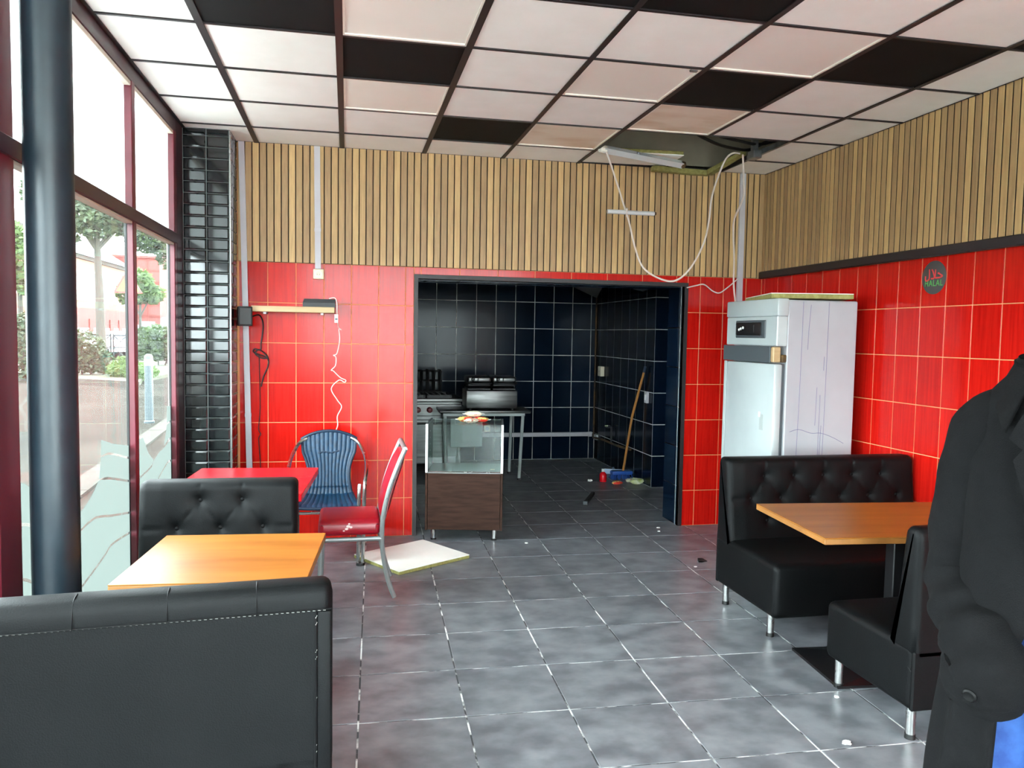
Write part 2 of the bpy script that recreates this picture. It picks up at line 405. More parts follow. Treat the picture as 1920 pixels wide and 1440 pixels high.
MB().rbox(-.279,.419,-.189,.189,.004,.03,.004,1).build('wool_core', 'wool_yellow', t)
t = thing('loose_ceiling_tile', 'tilted ceiling tile showing its yellow wool edge below the hole, beside the conduit', 'ceiling tile', (2.64,5.88,H-.03), 6)
MB().rbox(-.28,.22,.06,.12,-.012,.03,.004,1).build('wool_edge', 'wool_yellow', t)
MB().add([(.19,-.40,.055),(.24,-.40,.055),(.24,.06,-.01),(.19,.06,-.01),(.19,-.40,.08),(.24,-.40,.08),(.24,.06,.03),(.19,.06,.03)],[(0,1,2,3),(4,5,6,7),(0,1,5,4),(1,2,6,5),(2,3,7,6),(3,0,4,7)]).build('wool_edge', 'wool_yellow', t, False)
# flaking paint scraps under the corner tile
t = thing('hanging_clip', 'galvanised hanger bracket on the bare ceiling rail', 'bracket', (2.93,5.40,H-.01))
MB().box(-.02,.02,-.02,.02,.03,.20).build('strap', 'galvanised', t, False)
MB().rbox(-.035,.03,-.06,.04,-.02,.04,.006,1).build('clamp', 'galvanised', t)

# ================================================================== BACK WALL
OX0, OX1, OZ = .525, 2.69, 1.975
wb = struct(MB().box(-1.13,OX0,YB+.003,6.335,0,3.3).box(OX1,3.6,YB+.003,6.335,0,3.3).box(OX0,OX1,YB+.003,6.335,OZ+.012,3.3).build('wall_back', 'red_grout', None, False))
ROW = 2.06/7; GR = .005
def put_tiles(parent, xs, zs, m, place, gr=GR, wide=0, name='wall_tile', t=.009, bev=.0015):
    for (a, b) in xs:
        for (c, e) in zs:
            if b-a < .02 or e-c < .02: continue
            me = tile_mesh(b-a-gr, e-c-gr, m, t=t, wide=wide, bev=bev); place(me, a, c, gr, parent, name)
def back(y):
    def f(me, a, c, gr, parent, name): link(name, me, parent, (a+gr/2, y, c+gr/2))
    return f
zs = [(i*ROW, (i+1)*ROW) for i in range(7)]
put_tiles(wb, cells(-.775, OX0-.03, -.57, .2), zs, 'red_tile', back(YB))
put_tiles(wb, cells(OX1+.03, XR, 2.829, .203), zs, 'red_tile', back(YB))
put_tiles(wb, cells(OX0-.03, OX1+.03, .547, .2963), [(OZ+.028, 2.06)], 'red_tile', back(YB))
# opening trim: black angle
MBt = MB().box(OX0-.03,OX0,YB-.008,YB+.05,0,OZ+.03).box(OX1,OX1+.03,YB-.008,YB+.05,0,OZ+.03).box(OX0,OX1,YB-.008,YB+.05,OZ,OZ+.03)
struct(MBt.build('trim_1', 'grid_black', None, False))
# slats
SP = .0505
slat_me = {}
def slat(i, hgt):
    if (i, hgt) not in slat_me:
        wq = SP-.007
        slat_me[(i, hgt)] = MB().add([(0,.016,0),(wq,.016,0),(wq,.016,hgt),(0,.016,hgt),(0,.002,0),(wq,.002,0),(wq,.002,hgt),(0,.002,hgt),(.002,0,0),(wq-.002,0,0),(wq-.002,0,hgt),(.002,0,hgt)],
            [(0,1,5,4),(1,2,6,5),(2,3,7,6),(3,0,4,7),(4,5,9,8),(5,6,10,9),(6,7,11,10),(7,4,8,11),(8,9,10,11)]).mesh('slat', 'slat_%d' % i, False)
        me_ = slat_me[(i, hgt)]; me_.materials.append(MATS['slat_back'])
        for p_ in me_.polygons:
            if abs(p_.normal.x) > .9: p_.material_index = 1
    return slat_me[(i, hgt)]
PAT = [0,1,2,1,3,0,1,2,3,1,0,2,1,0,3,1,2,0,1,3]
bk = MB().box(-.775,XR,YB-.002,YB+.006,2.06,H).build('slat_backing', 'slat_back', wb, False)
x = -.772; k = 0
while x < XR-.05:
    link('slat', slat(PAT[k % 20], H-2.062), wb, (x, YB-.018, 2.062)); x += SP; k += 1
# ================================================================== RIGHT WALL
wr = struct(MB().box(XR+.003, 3.6, YN-.2, 6.335, 0, 3.3).build('wall_right', 'red_grout', None, False))
def right(x):
    def f(me, a, c, gr, parent, name): link(name, me, parent, (x, -(a+gr/2), c+gr/2), (0,0,-pi/2))
    return f
put_tiles(wr, cells(-YB, -YN, -5.971, .2025), zs, 'red_tile', right(XR))
MB().box(XR-.002,XR+.006,YN,YB-.018,2.06,H).build('slat_backing', 'slat_back', wr, False)
y = YB-.02; k = 3
while y > YN+.05:
    link('slat', slat(PAT[(k*7) % 20], H-2.062), wr, (XR-.018, y, 2.062), (0,0,-pi/2)); y -= SP; k += 1
struct(MB().rbox(XR-.05, XR-.019, YN, 5.985, 2.055, 2.112, .006, 1).build('trim_2', 'grid_black', None))
# ================================================================== WALL BEHIND THE CAMERA: glazed shop front
wn = struct(MB().box(-1.13,-.8,YN-.2,YN,0,3.3).box(3.25,3.6,YN-.2,YN,0,3.3).box(-.8,3.25,YN-.2,YN,2.85,3.3).build('wall_front', 'red_render', None, False))
sf = struct(link('window_2', None))
m_ = MB()
for x in (-.8, .18, 1.19, 2.19, 3.19): m_.box(x, x+.06, YN-.12, YN-.04, 0, 2.85)
m_.box(-.8,3.25,YN-.12,YN-.04,0,.06).box(-.8,3.25,YN-.12,YN-.04,2.1,2.18).build('frame', 'maroon', sf, False)
for x in (-.74, .24, 1.25, 2.25): MB().box(x,x+.94,YN-.084,YN-.078,.06,2.85).build('pane', 'window_glass', sf, False)

# ================================================================== TILED PILLAR in the window corner
PY, PX0, PX1 = 5.69, -1.085, -.783
wp = struct(MB().box(-1.13,PX1+.0008,PY+.0055,YB+.01,0,3.3).build('wall_pillar', 'black_tile_grout', None, False))
prow = .0763; pz0 = 1.717-22*prow
pxs = [(-1.083,-.936),(-.934,-.790)]
zc = [(max(0,pz0+i*prow), min(H, pz0+(i+1)*prow)) for i in range(0, 38)]
zc = [q for q in zc if q[1]-q[0] > .03]
put_tiles(wp, pxs, zc, 'black_tile', back(PY), gr=.003, wide=.009, t=.012)
def pside(me, a, c, gr, parent, name): link(name, me, parent, (PX1+.006, a+gr/2, c+gr/2), (0,0,pi/2))
put_tiles(wp, [(5.70,5.80),(5.80,5.91),(5.91,6.0)], zc, 'black_tile', pside, gr=.003, wide=.009, t=.012)
MB().rbox(PX1-.004,PX1+.006,PY-.004,PY+.008,0,H-.004,.002,1).build('corner_trim', 'aluminium', wp)

# ================================================================== WINDOW WALL (left)
GX = -1.125
w1 = struct(link('window_1', None))
def fbar(name, y0, y1, z0, z1, m, x0=-1.131, x1=XL, r=.004):
    return MB().rbox(x0, x1, y0, y1, z0, z1, r, 1).build(name, m, w1)
MUL = [(5.43,5.50),(4.425,4.49),(2.76,2.935),(1.50,1.565),(.20,.265),(-1.10,-1.035),(YN,YN+.07)]
for a, b in MUL: fbar('mullion', a, b, 0, 2.83, 'maroon')
fbar('jamb', 5.50, PY+.02, 0, H, 'maroon_shaded', x1=XL+.0)
fbar('head', YN, 5.50, 2.822, H+.05, 'maroon_shaded', x1=XL)
fbar('transom', YN, 5.50, 2.113, 2.18, 'maroon_shaded', x1=XL+.006)
fbar('sill', YN, 5.50, 0, .14, 'maroon_shaded', x1=XL+.004)
for i in range(len(MUL)-1):
    y0, y1 = MUL[i+1][1], MUL[i][0]
    fbar('glazing_bead', y0, y1, 2.100, 2.113, 'bead', -1.129, XL-.004, .002)
    fbar('glazing_bead', y0, y1, 2.800, 2.822, 'bead', -1.129, XL-.004, .002)
    fbar('gasket', y0, y0+.004, .14, 2.10, 'cable_black', -1.129, -1.116, .001)
    fbar('gasket', y1-.004, y1, .14, 2.10, 'cable_black', -1.129, -1.116, .001)
    MB().box(GX-.003, GX+.003, y0, y1, .14, 2.10).build('pane', 'window_glass', w1, False)
    MB().box(GX-.003, GX+.003, y0, y1, 2.18, 2.80).build('upper_pane', 'frosted_glass', w1, False)
# small catch on the mullion
MB().rbox(XL-.03,XL-.002,4.40,4.425,2.12,2.165,.003,1).build('catch', 'bead', w1)
struct(MB().box(-1.45,-1.13,YN-.2,5.6,3.0,3.6).box(-1.17,-1.131,5.6,6.4,0,3.6).build('wall_left', 'plaster_white', None, False))

# ------ frosted film cut in waves (strips between gap curves, in window plane y,z)
def strip(name, top, bot, gap=.006, n=24):
    def ev(c, t):
        t *= len(c)-1; i = min(int(t), len(c)-2); u = t-i
        p0, p1, p2, p3 = c[max(i-1,0)], c[i], c[i+1], c[min(i+2, len(c)-1)]
        return tuple(.5*(2*p1[k]+(p2[k]-p0[k])*u+(2*p0[k]-5*p1[k]+4*p2[k]-p3[k])*u*u+(3*p1[k]-p0[k]-3*p2[k]+p3[k])*u**3) for k in (0,1))
    mb = MB(); vs = []
    for q in range(n+1):
        a, b = ev(top, q/n), ev(bot, q/n); vs += [(GX+.0045, a[0], a[1]-gap), (GX+.0045, b[0], b[1]+gap)]
    fs = [(2*i, 2*i+1, 2*i+3, 2*i+2) for i in range(n)]
    return mb.add(vs, fs).build(name, 'film', w1, False)
strip('window_film', [(3.954,1.044),(4.061,1.019),(4.149,.999),(4.424,.951)], [(3.95,.957),(4.059,.957),(4.182,.935),(4.424,.879)])
strip('window_film', [(3.948,.963),(4.059,.957),(4.182,.935),(4.424,.879)], [(3.914,.854),(4.002,.848),(4.113,.828),(4.424,.757)])
c3 = [(2.937,.87),(3.08,.85),(3.35,.745),(3.613,.69),(3.729,.695),(3.84,.695),(3.912,.685),(4.0,.668),(4.11,.645),(4.424,.589)]
c4 = [(2.937,.69),(3.08,.645),(3.35,.5),(3.613,.444),(3.729,.45),(3.84,.464),(3.912,.474),(4.0,.488),(4.11,.505),(4.424,.483)]
strip('window_film', [(2.937,1.03),(3.08,1.0),(3.35,.85),(3.613,.781),(3.729,.788),(3.84,.828),(3.912,.86),(4.0,.848),(4.11,.828),(4.424,.757)], c3, n=40)
strip('window_film', c3, c4, n=40)
strip('window_film', c4, [(y, .145) for y, z in c4], n=40)
strip('window_film', [(5.328,1.077),(5.428,1.068)], [(5.318,.957),(5.428,.962)])
strip('window_film', [(5.24,.861),(5.285,.91),(5.316,.957),(5.428,.962)], [(5.234,.822),(5.29,.835),(5.356,.849),(5.428,.853)])
b1 = [(4.492,.73),(4.668,.738),(4.787,.744),(4.914,.757),(4.96,.775)]
strip('window_film', [(4.492,.966),(4.66,.955),(4.725,.946),(4.83,.855),(4.96,.79)], b1)
b2 = [(4.492,.73),(4.668,.738),(4.787,.744),(4.914,.757),(4.967,.786),(5.12,.815),(5.234,.822),(5.428,.853)]
b3 = [(4.492,.52),(4.668,.54),(4.787,.56),(4.914,.6),(4.967,.62),(5.14,.669),(5.318,.707),(5.428,.706)]
strip('window_film', b2, b3, n=36); strip('window_film', b3, [(y, .145) for y, z in b3], n=36)

# ================================================================== KITCHEN
KR = .328
kz = [(i*KR, (i+1)*KR) for i in range(7)]
k1 = struct(MB().box(-.2,3.6,YK+.002,YK+.2,0,2.7).build('wall_kitchen_rear', 'navy_grout', None, False))
put_tiles(k1, cells(0, XK, 1.058, .2448), kz, 'navy_tile', back(YK), gr=.008)
k2 = struct(MB().box(XK+.002,3.6,7.612,YK+.2,0,2.7).build('wall_kitchen_right', 'navy_grout', None, False))
put_tiles(k2, cells(-YK, -7.61, -7.61, .2535), kz, 'navy_tile', right(XK), gr=.007)
put_tiles(k2, cells(XK, 3.45, XK, .2535), kz, 'navy_tile', back(7.61), gr=.007)
k3 = struct(MB().box(3.40,3.6,6.33,7.62,0,2.7).build('wall_kitchen_nook', 'navy_tile', None, False))
k4 = struct(MB().box(-.2,0,6.33,YK+.2,0,2.7).build('wall_kitchen_left', 'navy_tile', None, False))
k5 = struct(MB().box(-.2,3.6,6.335,YK+.2,2.5,2.7).build('ceiling_kitchen', 'iron', None, False))
# tiled jamb (right reveal) and soffit of the opening
k6 = struct(MB().box(OX1,OX1+.02,YB+.05,6.335,0,OZ+.012).box(OX0,OX1,YB+.05,6.335,OZ,OZ+.012).build('trim_3', 'navy_grout', None, False))
def revr(me, a, c, gr, parent, name): link(name, me, parent, (OX1-.004, -(a+gr/2), c+gr/2), (0,0,-pi/2))
put_tiles(k6, [(-6.335,-6.10),(-6.10,-6.055)], [(i*KR, min(OZ-.004,(i+1)*KR)) for i in range(7) if i*KR < OZ-.03], 'navy_tile', revr, gr=.006, t=.006)
for a, b in cells(OX0, OX1, .60, .2535):
    link('wall_tile', tile_mesh(b-a-.004, .26, 'navy_tile', t=.006), k6, (a+.002, YB+.06, OZ-.004), (-pi/2, 0, 0))
MB().box(OX1-.006,OX1+.0,YB+.048,YB+.056,0,OZ).build('edge_strip', 'grey_light', k6, False)
MB().rbox(XK-.02,XK-.001,YK-.02,YK-.001,.26,2.3,.004,1).build('corner_pipe', 'brown_stain', k2)

def board4(name, label, P, t=.012, m='board_grey'):
    c = sum((Vector(p) for p in P), Vector())/4
    o = thing(name, label, 'board', c)
    L_ = [Vector(p)-c for p in P]; n_ = (L_[1]-L_[0]).cross(L_[3]-L_[0]).normalized()*t
    MB().add(L_+[q+n_ for q in L_], [(0,1,2,3),(4,5,6,7),(0,1,5,4),(1,2,6,5),(2,3,7,6),(3,0,4,7)]).build('sheet', m, o, False)
    return o
board4('ceiling_board', 'grey ceiling board sagging into the kitchen corner above the rear tiles', [(2.10,7.6,2.14),(2.43,7.2,2.13),(3.02,9.35,2.03),(2.3,9.3,2.32)])
board4('ceiling_board', 'small grey ceiling board hanging over the kitchen right-hand wall', [(2.62,6.9,2.10),(3.02,6.9,2.12),(3.06,7.9,2.04),(2.95,7.9,2.06)])
# white trunking on kitchen wall, socket, switch boxes
t = thing('wall_trunking', 'long white cable trunking low on the kitchen rear wall', 'trunking', (2.10,YK,.29))
MB().rbox(-.95,.93,-.035,-.002,0,.052,.004,1).build('channel', 'white_pvc', t); MB().rbox(.90,.95,-.038,-.001,-.004,.056,.003,1).build('end_cap', 'white_pvc', t)
t = thing('wall_socket', 'cream socket above the kitchen trunking, beside the table leg', 'socket', (1.70,YK,.355))
MB().rbox(-.04,.04,-.02,-.002,0,.08,.005,2).build('plate', 'cream_plastic', t); MB().lathe([(.024,0),(.024,.004),(.018,.004),(.018,-.006)], 16).build('well', 'grey_light', t).rotation_euler = (pi/2,0,0)
t.children[1].location = (0,-.022,.04)
t = thing('junction_box', 'pale square box high in the kitchen corner', 'junction box', (XK,9.25,1.13))
MB().rbox(-.05,-.002,-.06,.06,-.06,.06,.006,2).build('body', 'cream_plastic', t); MB().ball((-.052,0,0), .006).build('screw', 'grey_light', t)
t = thing('wall_switch', 'white switch on the kitchen wall beside the broom handle', 'switch', (XK,7.75,.93))
MB().rbox(-.03,-.002,-.035,.035,-.06,.06,.005,2).build('plate', 'white_pvc', t); MB().rbox(-.036,-.028,-.02,.02,-.03,.03,.004,1).build('rocker', 'paper', t)
t = thing('wall_box', 'small white box at the end of the kitchen trunking', 'junction box', (XK,9.42,.29))
MB().rbox(-.03,-.002,-.05,.05,-.03,.03,.005,1).build('body', 'white_pvc', t); MB().rbox(-.034,-.03,-.02,.02,-.015,.015,.002,1).build('cover', 'paper', t)
# old pipework along kitchen right wall
t = thing('wall_pipe', 'stained old pipe with taps along the kitchen right-hand wall', 'pipe', (XK-.03,8.9,.30))
MB().tube(smooth_path([(0,.55,-.02),(0,.2,0),(0,-.3,0),(0,-.75,.02)]), .014, 8).build('pipe', 'brown_stain', t)
MB().cyl((0,-.1,0),(0,-.1,.19),.011).build('riser', 'iron', t); MB().cyl((0,-.62,0),(0,-.62,.16),.011).build('riser', 'iron', t)
v_ = MB().rbox(-.03,.02,-.03,.03,.17,.2,.005,1).build('tap', 'iron', t); MB().tube([(-.03,.04,.19),(-.03,-.04,.2)], .008, 6).build('lever', 'trash_yellow', v_)

# ---- cooker
t = thing('gas_cooker', 'grey steel gas cooker with dark red knobs behind the glass counter', 'cooker', (.92,9.07,0))
MB().rbox(-.42,.34,-.33,.33,.10,.80,.008,1).build('body', 'stainless', t)
MB().rbox(-.43,.35,-.35,.34,.80,.835,.006,1).build('hob', 'stainless', t)
pn = MB().rbox(-.42,.34,-.355,-.33,.64,.775,.006,1).build('control_panel', 'stainless', t)
for x in (-.27,-.15,-.02,.10,.22):
    k_ = MB().lathe([(.033,0),(.033,.012),(.026,.016),(.024,.035),(.018,.038)], 16).build('knob', 'knob_red', pn); k_.location = (x,-.355,.71); k_.rotation_euler = (pi/2,0,0)
dr = MB().rbox(-.38,.30,-.35,-.33,.18,.60,.006,1).build('oven_door', 'stainless', t)
MB().tube([(-.30,-.385,.56),(.22,-.385,.56)], .012, 10).build('handle', 'iron', dr)
for x in (-.38,.30):
    for yq in (-.28,.28): MB().cyl((x,yq,0),(x,yq,.10),.02).build('foot', 'iron', t)
for q in range(2):
    g = MB()
    bx = -.20+.30*q
    for s_ in range(5): g.box(bx-.13+.065*s_-.006, bx-.13+.065*s_+.006, -.26,.2,.85,.87)
    g.box(bx-.14,bx+.14,-.26,-.245,.835,.87).box(bx-.14,bx+.14,.185,.2,.835,.87).build('burner_grate', 'iron', t, False)
    MB().lathe([(.055,.835),(.055,.848),(.03,.855)], 16, (bx,-.03,0)).build('burner', 'aluminium', t)
# spare black grates standing on the hob
t = thing('pan_grate_rack', 'black cast-iron grates stood upright on the cooker', 'grates', (.88,9.17,.872))
for q in range(3):
    g = MB(); y0 = -.10+.09*q
    for s_ in range(7): g.tube([(-.24+.07*s_, y0, 0),(-.24+.07*s_, y0+.02, .27-.01*(s_%2))], .012, 6)
    g.tube([(-.26,y0,.02),(.20,y0,.02)], .009, 6).tube([(-.26,y0+.01,.14),(.20,y0+.01,.14)], .009, 6).tube([(-.26,y0+.02,.25),(.20,y0+.02,.25)], .009, 6)
    g.build('grate', 'iron', t)
# ---- folding table and double grill
t = thing('folding_table', 'steel-topped folding table with slanted grey legs in the kitchen', 'table', (1.44,8.42,0), -2)
MB().rbox(-.48,.50,-.24,.24,.722,.752,.01,2).build('tabletop', 'stainless', t)
MB().box(-.44,.44,-.20,.20,.69,.722).build('apron', 'grey_light', t, False)
for p0, p1 in (((.42,-.19,.70),(.385,-.20,0)),((.36,.19,.70),(.345,.20,0)),((-.42,-.19,.70),(-.40,-.20,0)),((-.40,.19,.70),(-.37,.20,0))):
    l_ = MB().tube([p0, p1], .017, 8).build('leg', 'grey_light', t)
    MB().cyl((p1[0],p1[1],0),(p1[0],p1[1],.02),.021).build('foot_cap', 'cable_black', l_)
MB().rbox(-.36,-.02,-.21,-.19,.36,.66,.004,1).build('hanging_panel', 'grey_light', t)
t = thing('contact_grill', 'stainless double contact grill with two lids on the folding table', 'grill', (1.52,8.42,.752), -2)
MB().rbox(-.275,.275,-.20,.20,.02,.21,.008,2).build('body', 'stainless', t)
for x in (-.23,.23):
    for yq in (-.16,.16): MB().cyl((x,yq,0),(x,yq,.022),.018).build('foot', 'cable_black', t)
for x in (-.135,.135):
    MB().rbox(x-.125,x+.125,-.17,.15,.212,.235,.006,1).build('lower_plate', 'iron', t)
    l_ = MB().rbox(x-.128,x+.128,-.18,.16,.29,.36,.022,3).build('lid', 'stainless', t)
    MB().rbox(x-.12,x+.12,-.17,.14,.255,.292,.006,1).build('upper_plate', 'iron', l_)
    d_ = MB().lathe([(.02,0),(.02,.01),(.012,.022)], 14).build('dial', 'cable_black', l_); d_.location = (x-.07,-.18,.33); d_.rotation_euler = (pi/2,0,0)
    MB().rbox(x-.02,x-.008,-.19,-.178,.31,.345,.003,1).build('switch', 'cable_black', l_)
    MB().tube(smooth_path([(x-.11,-.17,.30),(x-.11,-.26,.29),(x,-.28,.285),(x+.11,-.26,.29),(x+.11,-.17,.30)],4), .011, 8).build('handle', 'iron', l_)
    for s_ in (-1,1): MB().tube(smooth_path([(x+s_*.09,.15,.34),(x+s_*.09,.2,.30),(x+s_*.09,.18,.2)],4), .013, 8).build('hinge_arm', 'iron', l_)
# ---- broom, bottle, rubbish
t = thing('broom', 'blue broom with a long wooden handle leaning on the kitchen wall', 'broom', (2.97,8.12,0))
MB().tube([(0,0,.09),(.05,-.10,.7),(.088,-.33,1.215)], [.013,.013,.012], 10).build('handle', 'broom_wood', t)
MB().tube([(.086,-.32,1.19),(.092,-.34,1.25)], .015, 8).build('grip_cap', 'blue_rim', t)
h_ = MB().rbox(-.14,.10,-.05,.05,.05,.095,.018,2).build('head', 'blue_plastic', t)
b_ = MB()
for q in range(90):
    x_, y_ = random.uniform(-.13,.09), random.uniform(-.045,.045); b_.tube([(x_,y_,.055),(x_*1.15,y_*1.5,0.003)], .003, 4)
o_ = b_.build('bristles', 'blue_plastic', h_); o_['kind'] = 'stuff'
t = thing('dustpan', 'pale blue dustpan lying under the broom head', 'dustpan', (2.92,8.31,0), -20)
MB().add([(-.13,-.10,.006),(.13,-.10,.006),(.13,.10,.006),(-.13,.10,.006),(-.13,-.10,.002),(.13,-.10,.002),(.13,.10,.001),(-.13,.10,.001),(-.13,.11,.06),(.13,.11,.06)],
   [(0,1,2,3),(4,5,6,7),(0,1,5,4),(3,2,9,8),(7,6,9,8)]).build('pan', 'pale_blue', t, False)
MB().tube(smooth_path([(0,.10,.05),(0,.16,.06),(0,.24,.05)]), .013, 8).build('handle', 'pale_blue', t)
t = thing('bottle', 'small red bottle with white cap on the kitchen floor', 'bottle', (2.70,8.0,0))
MB().lathe([(.036,0),(.04,.01),(.04,.07),(.032,.09),(.014,.105),(.014,.112)], 16).build('body', 'red_plastic', t)
MB().lathe([(.017,.108),(.017,.134),(.015,.137)], 14).build('cap', 'paper', t)
def crumple(name, label, cat, loc, r, m, sq=.5, seed=1, group=None):
    random.seed(seed); bm = bmesh.new(); bmesh.ops.create_icosphere(bm, subdivisions=2, radius=1)
    for v in bm.verts:
        k = 1+random.uniform(-.28,.22); v.co = Vector((v.co.x*r*k*1.2, v.co.y*r*k, max(v.co.z*r*sq*k, -r*sq*.8)))
    lo = min(v.co.z for v in bm.verts)
    for v in bm.verts: v.co.z -= lo
    o = MB().bm(bm).build(name, m, None, False); o.location = loc
    return tag(o, label, cat, group)
crumple('crumpled_wrapper', 'yellowish crumpled wrapper right of the broom head', 'rubbish', (3.02,7.83,0), .06, 'trash_yellow', .6, 3)
crumple('crumpled_wrapper', 'brown and white crumpled wrapper touching the broom head', 'rubbish', (2.98,7.93,0), .045, 'packet_white', .5, 4)
crumple('paper_scrap', 'white paper scrap left of the red bottle', 'rubbish', (2.56,8.02,0), .022, 'paper', .6, 5)
crumple('crumpled_wrapper', 'orange-brown wrapper in front of the dustpan', 'rubbish', (2.80,7.84,0), .05, 'packet', .4, 6)
t = thing('black_stick', 'short black plastic bar lying on the kitchen floor', 'bar', (2.27,7.12,0), 64)
MB().rbox(-.24,.24,-.02,.02,0,.03,.006,1).build('bar', 'cable_black', t); MB().rbox(-.245,-.19,-.022,.022,.0,.033,.004,1).build('end', 'grey_board', t)

# ================================================================== WALL FITTINGS in the dining room
def trunk(label, x0, z0, x1, z1, w_=.042):
    t = thing('cable_trunking', label, 'trunking', (x0, YB-.019, z0))
    MB().add([(-w_/2,-.022,0),(w_/2,-.022,0),(w_/2,0,0),(-w_/2,0,0),(x1-x0-w_/2,-.022,z1-z0),(x1-x0+w_/2,-.022,z1-z0),(x1-x0+w_/2,0,z1-z0),(x1-x0-w_/2,0,z1-z0)],
             [(0,1,2,3),(4,5,6,7),(0,1,5,4),(1,2,6,5),(2,3,7,6),(3,0,4,7)]).build('channel', 'white_pvc', t, False)
    zc_ = .32*(z1-z0)
    xc_ = (x1-x0)*.32
    MB().box(xc_-w_/2-.002, xc_+w_/2+.002, -.0235, -.001, zc_-.012, zc_+.012).build('joint_cover', 'white_pvc', t, False)
    return t
trunk('tall white cable trunking running to the floor beside the black tiled pillar', -.688, .02, -.745, H-.004, .040)
trunk('white cable trunking ending at the small cream wall socket', -.212, 2.02, -.220, H-.004)
trunk('white cable trunking dropping behind the white refrigerator', 3.163, .6, 3.157, H-.004, .046)
t = thing('wall_socket', 'cream wall socket at the top of the red tiles under the trunking', 'socket', (-.209,YB,1.982))
MB().rbox(-.038,.038,-.03,0,-.037,.037,.006,2).build('plate', 'cream_plastic', t)
o_ = MB().lathe([(.026,0),(.026,.006),(.021,.006),(.02,-.008)], 18).build('well', 'paper', t); o_.rotation_euler = (pi/2,0,0); o_.location = (0,-.029,0)
for x in (-.008,.008): MB().cyl((x,-.031,-.002),(x,-.024,-.002),.0028,n=8).build('pin_hole', 'iron', t)
t = thing('wall_shelf', 'pale pine shelf board on the red tiled wall', 'shelf', (-.38,YB,1.695))
MB().rbox(-.29,.29,-.155,0,0,.042,.003,1).build('board', 'pine', t)
for x in (-.2,.2): MB().box(x-.01,x+.01,-.12,-.001,-.015,0).build('bracket', 'white_pvc', t, False)
t = thing('recorder_box', 'flat black electronic box standing on the pine shelf', 'electronics', (-.20,YB-.09,1.737))
MB().add([(-.115,-.055,0),(.115,-.055,0),(.115,.055,0),(-.115,.055,0),(-.105,-.05,.058),(.115,-.05,.058),(.115,.05,.058),(-.105,.05,.058),(-.115,-.055,.03),(.115,-.055,.03),(.115,.055,.03),(-.115,.055,.03)],
   [(0,1,2,3),(4,5,6,7),(0,1,9,8),(1,2,10,9),(2,3,11,10),(3,0,8,11),(8,9,5,4),(9,10,6,5),(10,11,7,6),(11,8,4,7)]).build('case', 'black_plastic', t, False)
for x in (-.08,.08): MB().box(x-.015,x+.015,-.04,.04,-.0,.002).build('foot', 'iron', t, False)
pipe('loose_cable', 'thin white cable hanging in kinks from the black box on the shelf', [(-.13,5.90,1.80),(-.09,5.88,1.805),(-.075,5.86,1.77),(-.072,5.86,1.69),(-.065,5.99,1.60),(-.045,6.005,1.575),(-.06,6.005,1.58),(-.055,6.0,1.5),(-.075,6.0,1.40),(-.10,6.0,1.385),(-.082,6.0,1.37),(-.085,6.0,1.31),(-.115,6.0,1.275),(-.10,6.005,1.268),(-.05,6.0,1.22),(-.01,6.0,1.20),(-.02,6.0,1.185),(-.06,6.0,1.20),(-.115,6.0,1.135),(-.07,6.0,1.05),(-.04,6.0,1.0),(-.07,6.0,.93),(-.068,6.0,.86),(-.09,6.0,.80),(-.085,6.0,.78)], .0035, 'cable_white', cat='cable')
t = thing('paper_tag', 'small white paper tag on the thin cable at the shelf end', 'tag', (-.078,5.852,1.655))
MB().box(-.013,.013,-.002,.002,-.03,.03).build('label', 'paper', t, False); MB().box(-.009,.009,-.0026,-.002,-.01,.004).build('print', 'grey_board', t, False)
t = thing('loudspeaker', 'small black loudspeaker mounted beside the tiled pillar', 'speaker', (-.71,YB-.17,1.59), 12)
MB().rbox(-.048,.048,-.05,.05,0,.138,.006,2).build('cabinet', 'black_plastic', t)
MB().rbox(-.042,.042,-.053,-.048,.008,.13,.004,1).build('grille', 'iron', t); MB().tube([(.02,.05,.07),(.045,.12,.07)], .010, 8).build('bracket', 'iron', t)
pipe('black_cable', 'black cable looping from the loudspeaker down the red tiles', [(-.66,5.87,1.66),(-.62,5.95,1.67),(-.60,6.0,1.60),(-.615,6.0,1.47),(-.62,6.0,1.42),(-.66,6.0,1.425),(-.665,6.0,1.40),(-.60,6.0,1.375),(-.575,6.0,1.36),(-.61,6.0,1.36),(-.655,6.0,1.39),(-.63,6.0,1.42),(-.575,6.0,1.375),(-.565,6.0,1.31),(-.60,6.0,1.22),(-.615,6.0,1.15)], .005)
pipe('thin_cable', 'thin dark cable hanging straight down beside the tall trunking', [(-.63,6.01,1.38),(-.625,6.012,1.0),(-.635,6.005,.84),(-.62,6.005,.80),(-.635,6.005,.76),(-.625,6.012,.6),(-.622,6.012,.45)], .003)
# hanging cables at ceiling hole
pipe('hanging_cable', 'white cable swooping down from the batten and up to the ceiling hole', [(1.805,5.5,2.93),(1.90,5.5,2.69),(1.978,5.5,2.478),(2.007,5.5,2.398),(2.06,5.5,2.21),(2.125,5.5,2.071),(2.25,5.5,1.995),(2.382,5.5,1.981),(2.50,5.5,2.08),(2.597,5.5,2.259),(2.635,5.5,2.43),(2.653,5.5,2.614),(2.714,5.5,2.804),(2.76,5.5,2.90),(2.812,5.5,2.94),(2.86,5.48,2.935)], .007, 'cable_white')
pipe('hanging_cable', 'white cable hanging from the ceiling hole along the right trunking', [(2.87,5.46,2.92),(2.895,5.5,2.886),(2.93,5.55,2.76),(2.96,5.6,2.64),(2.97,5.75,2.5),(2.99,5.8,2.40),(3.03,5.85,2.2),(3.06,5.9,2.0),(3.08,5.9,1.86)], .007, 'cable_white')
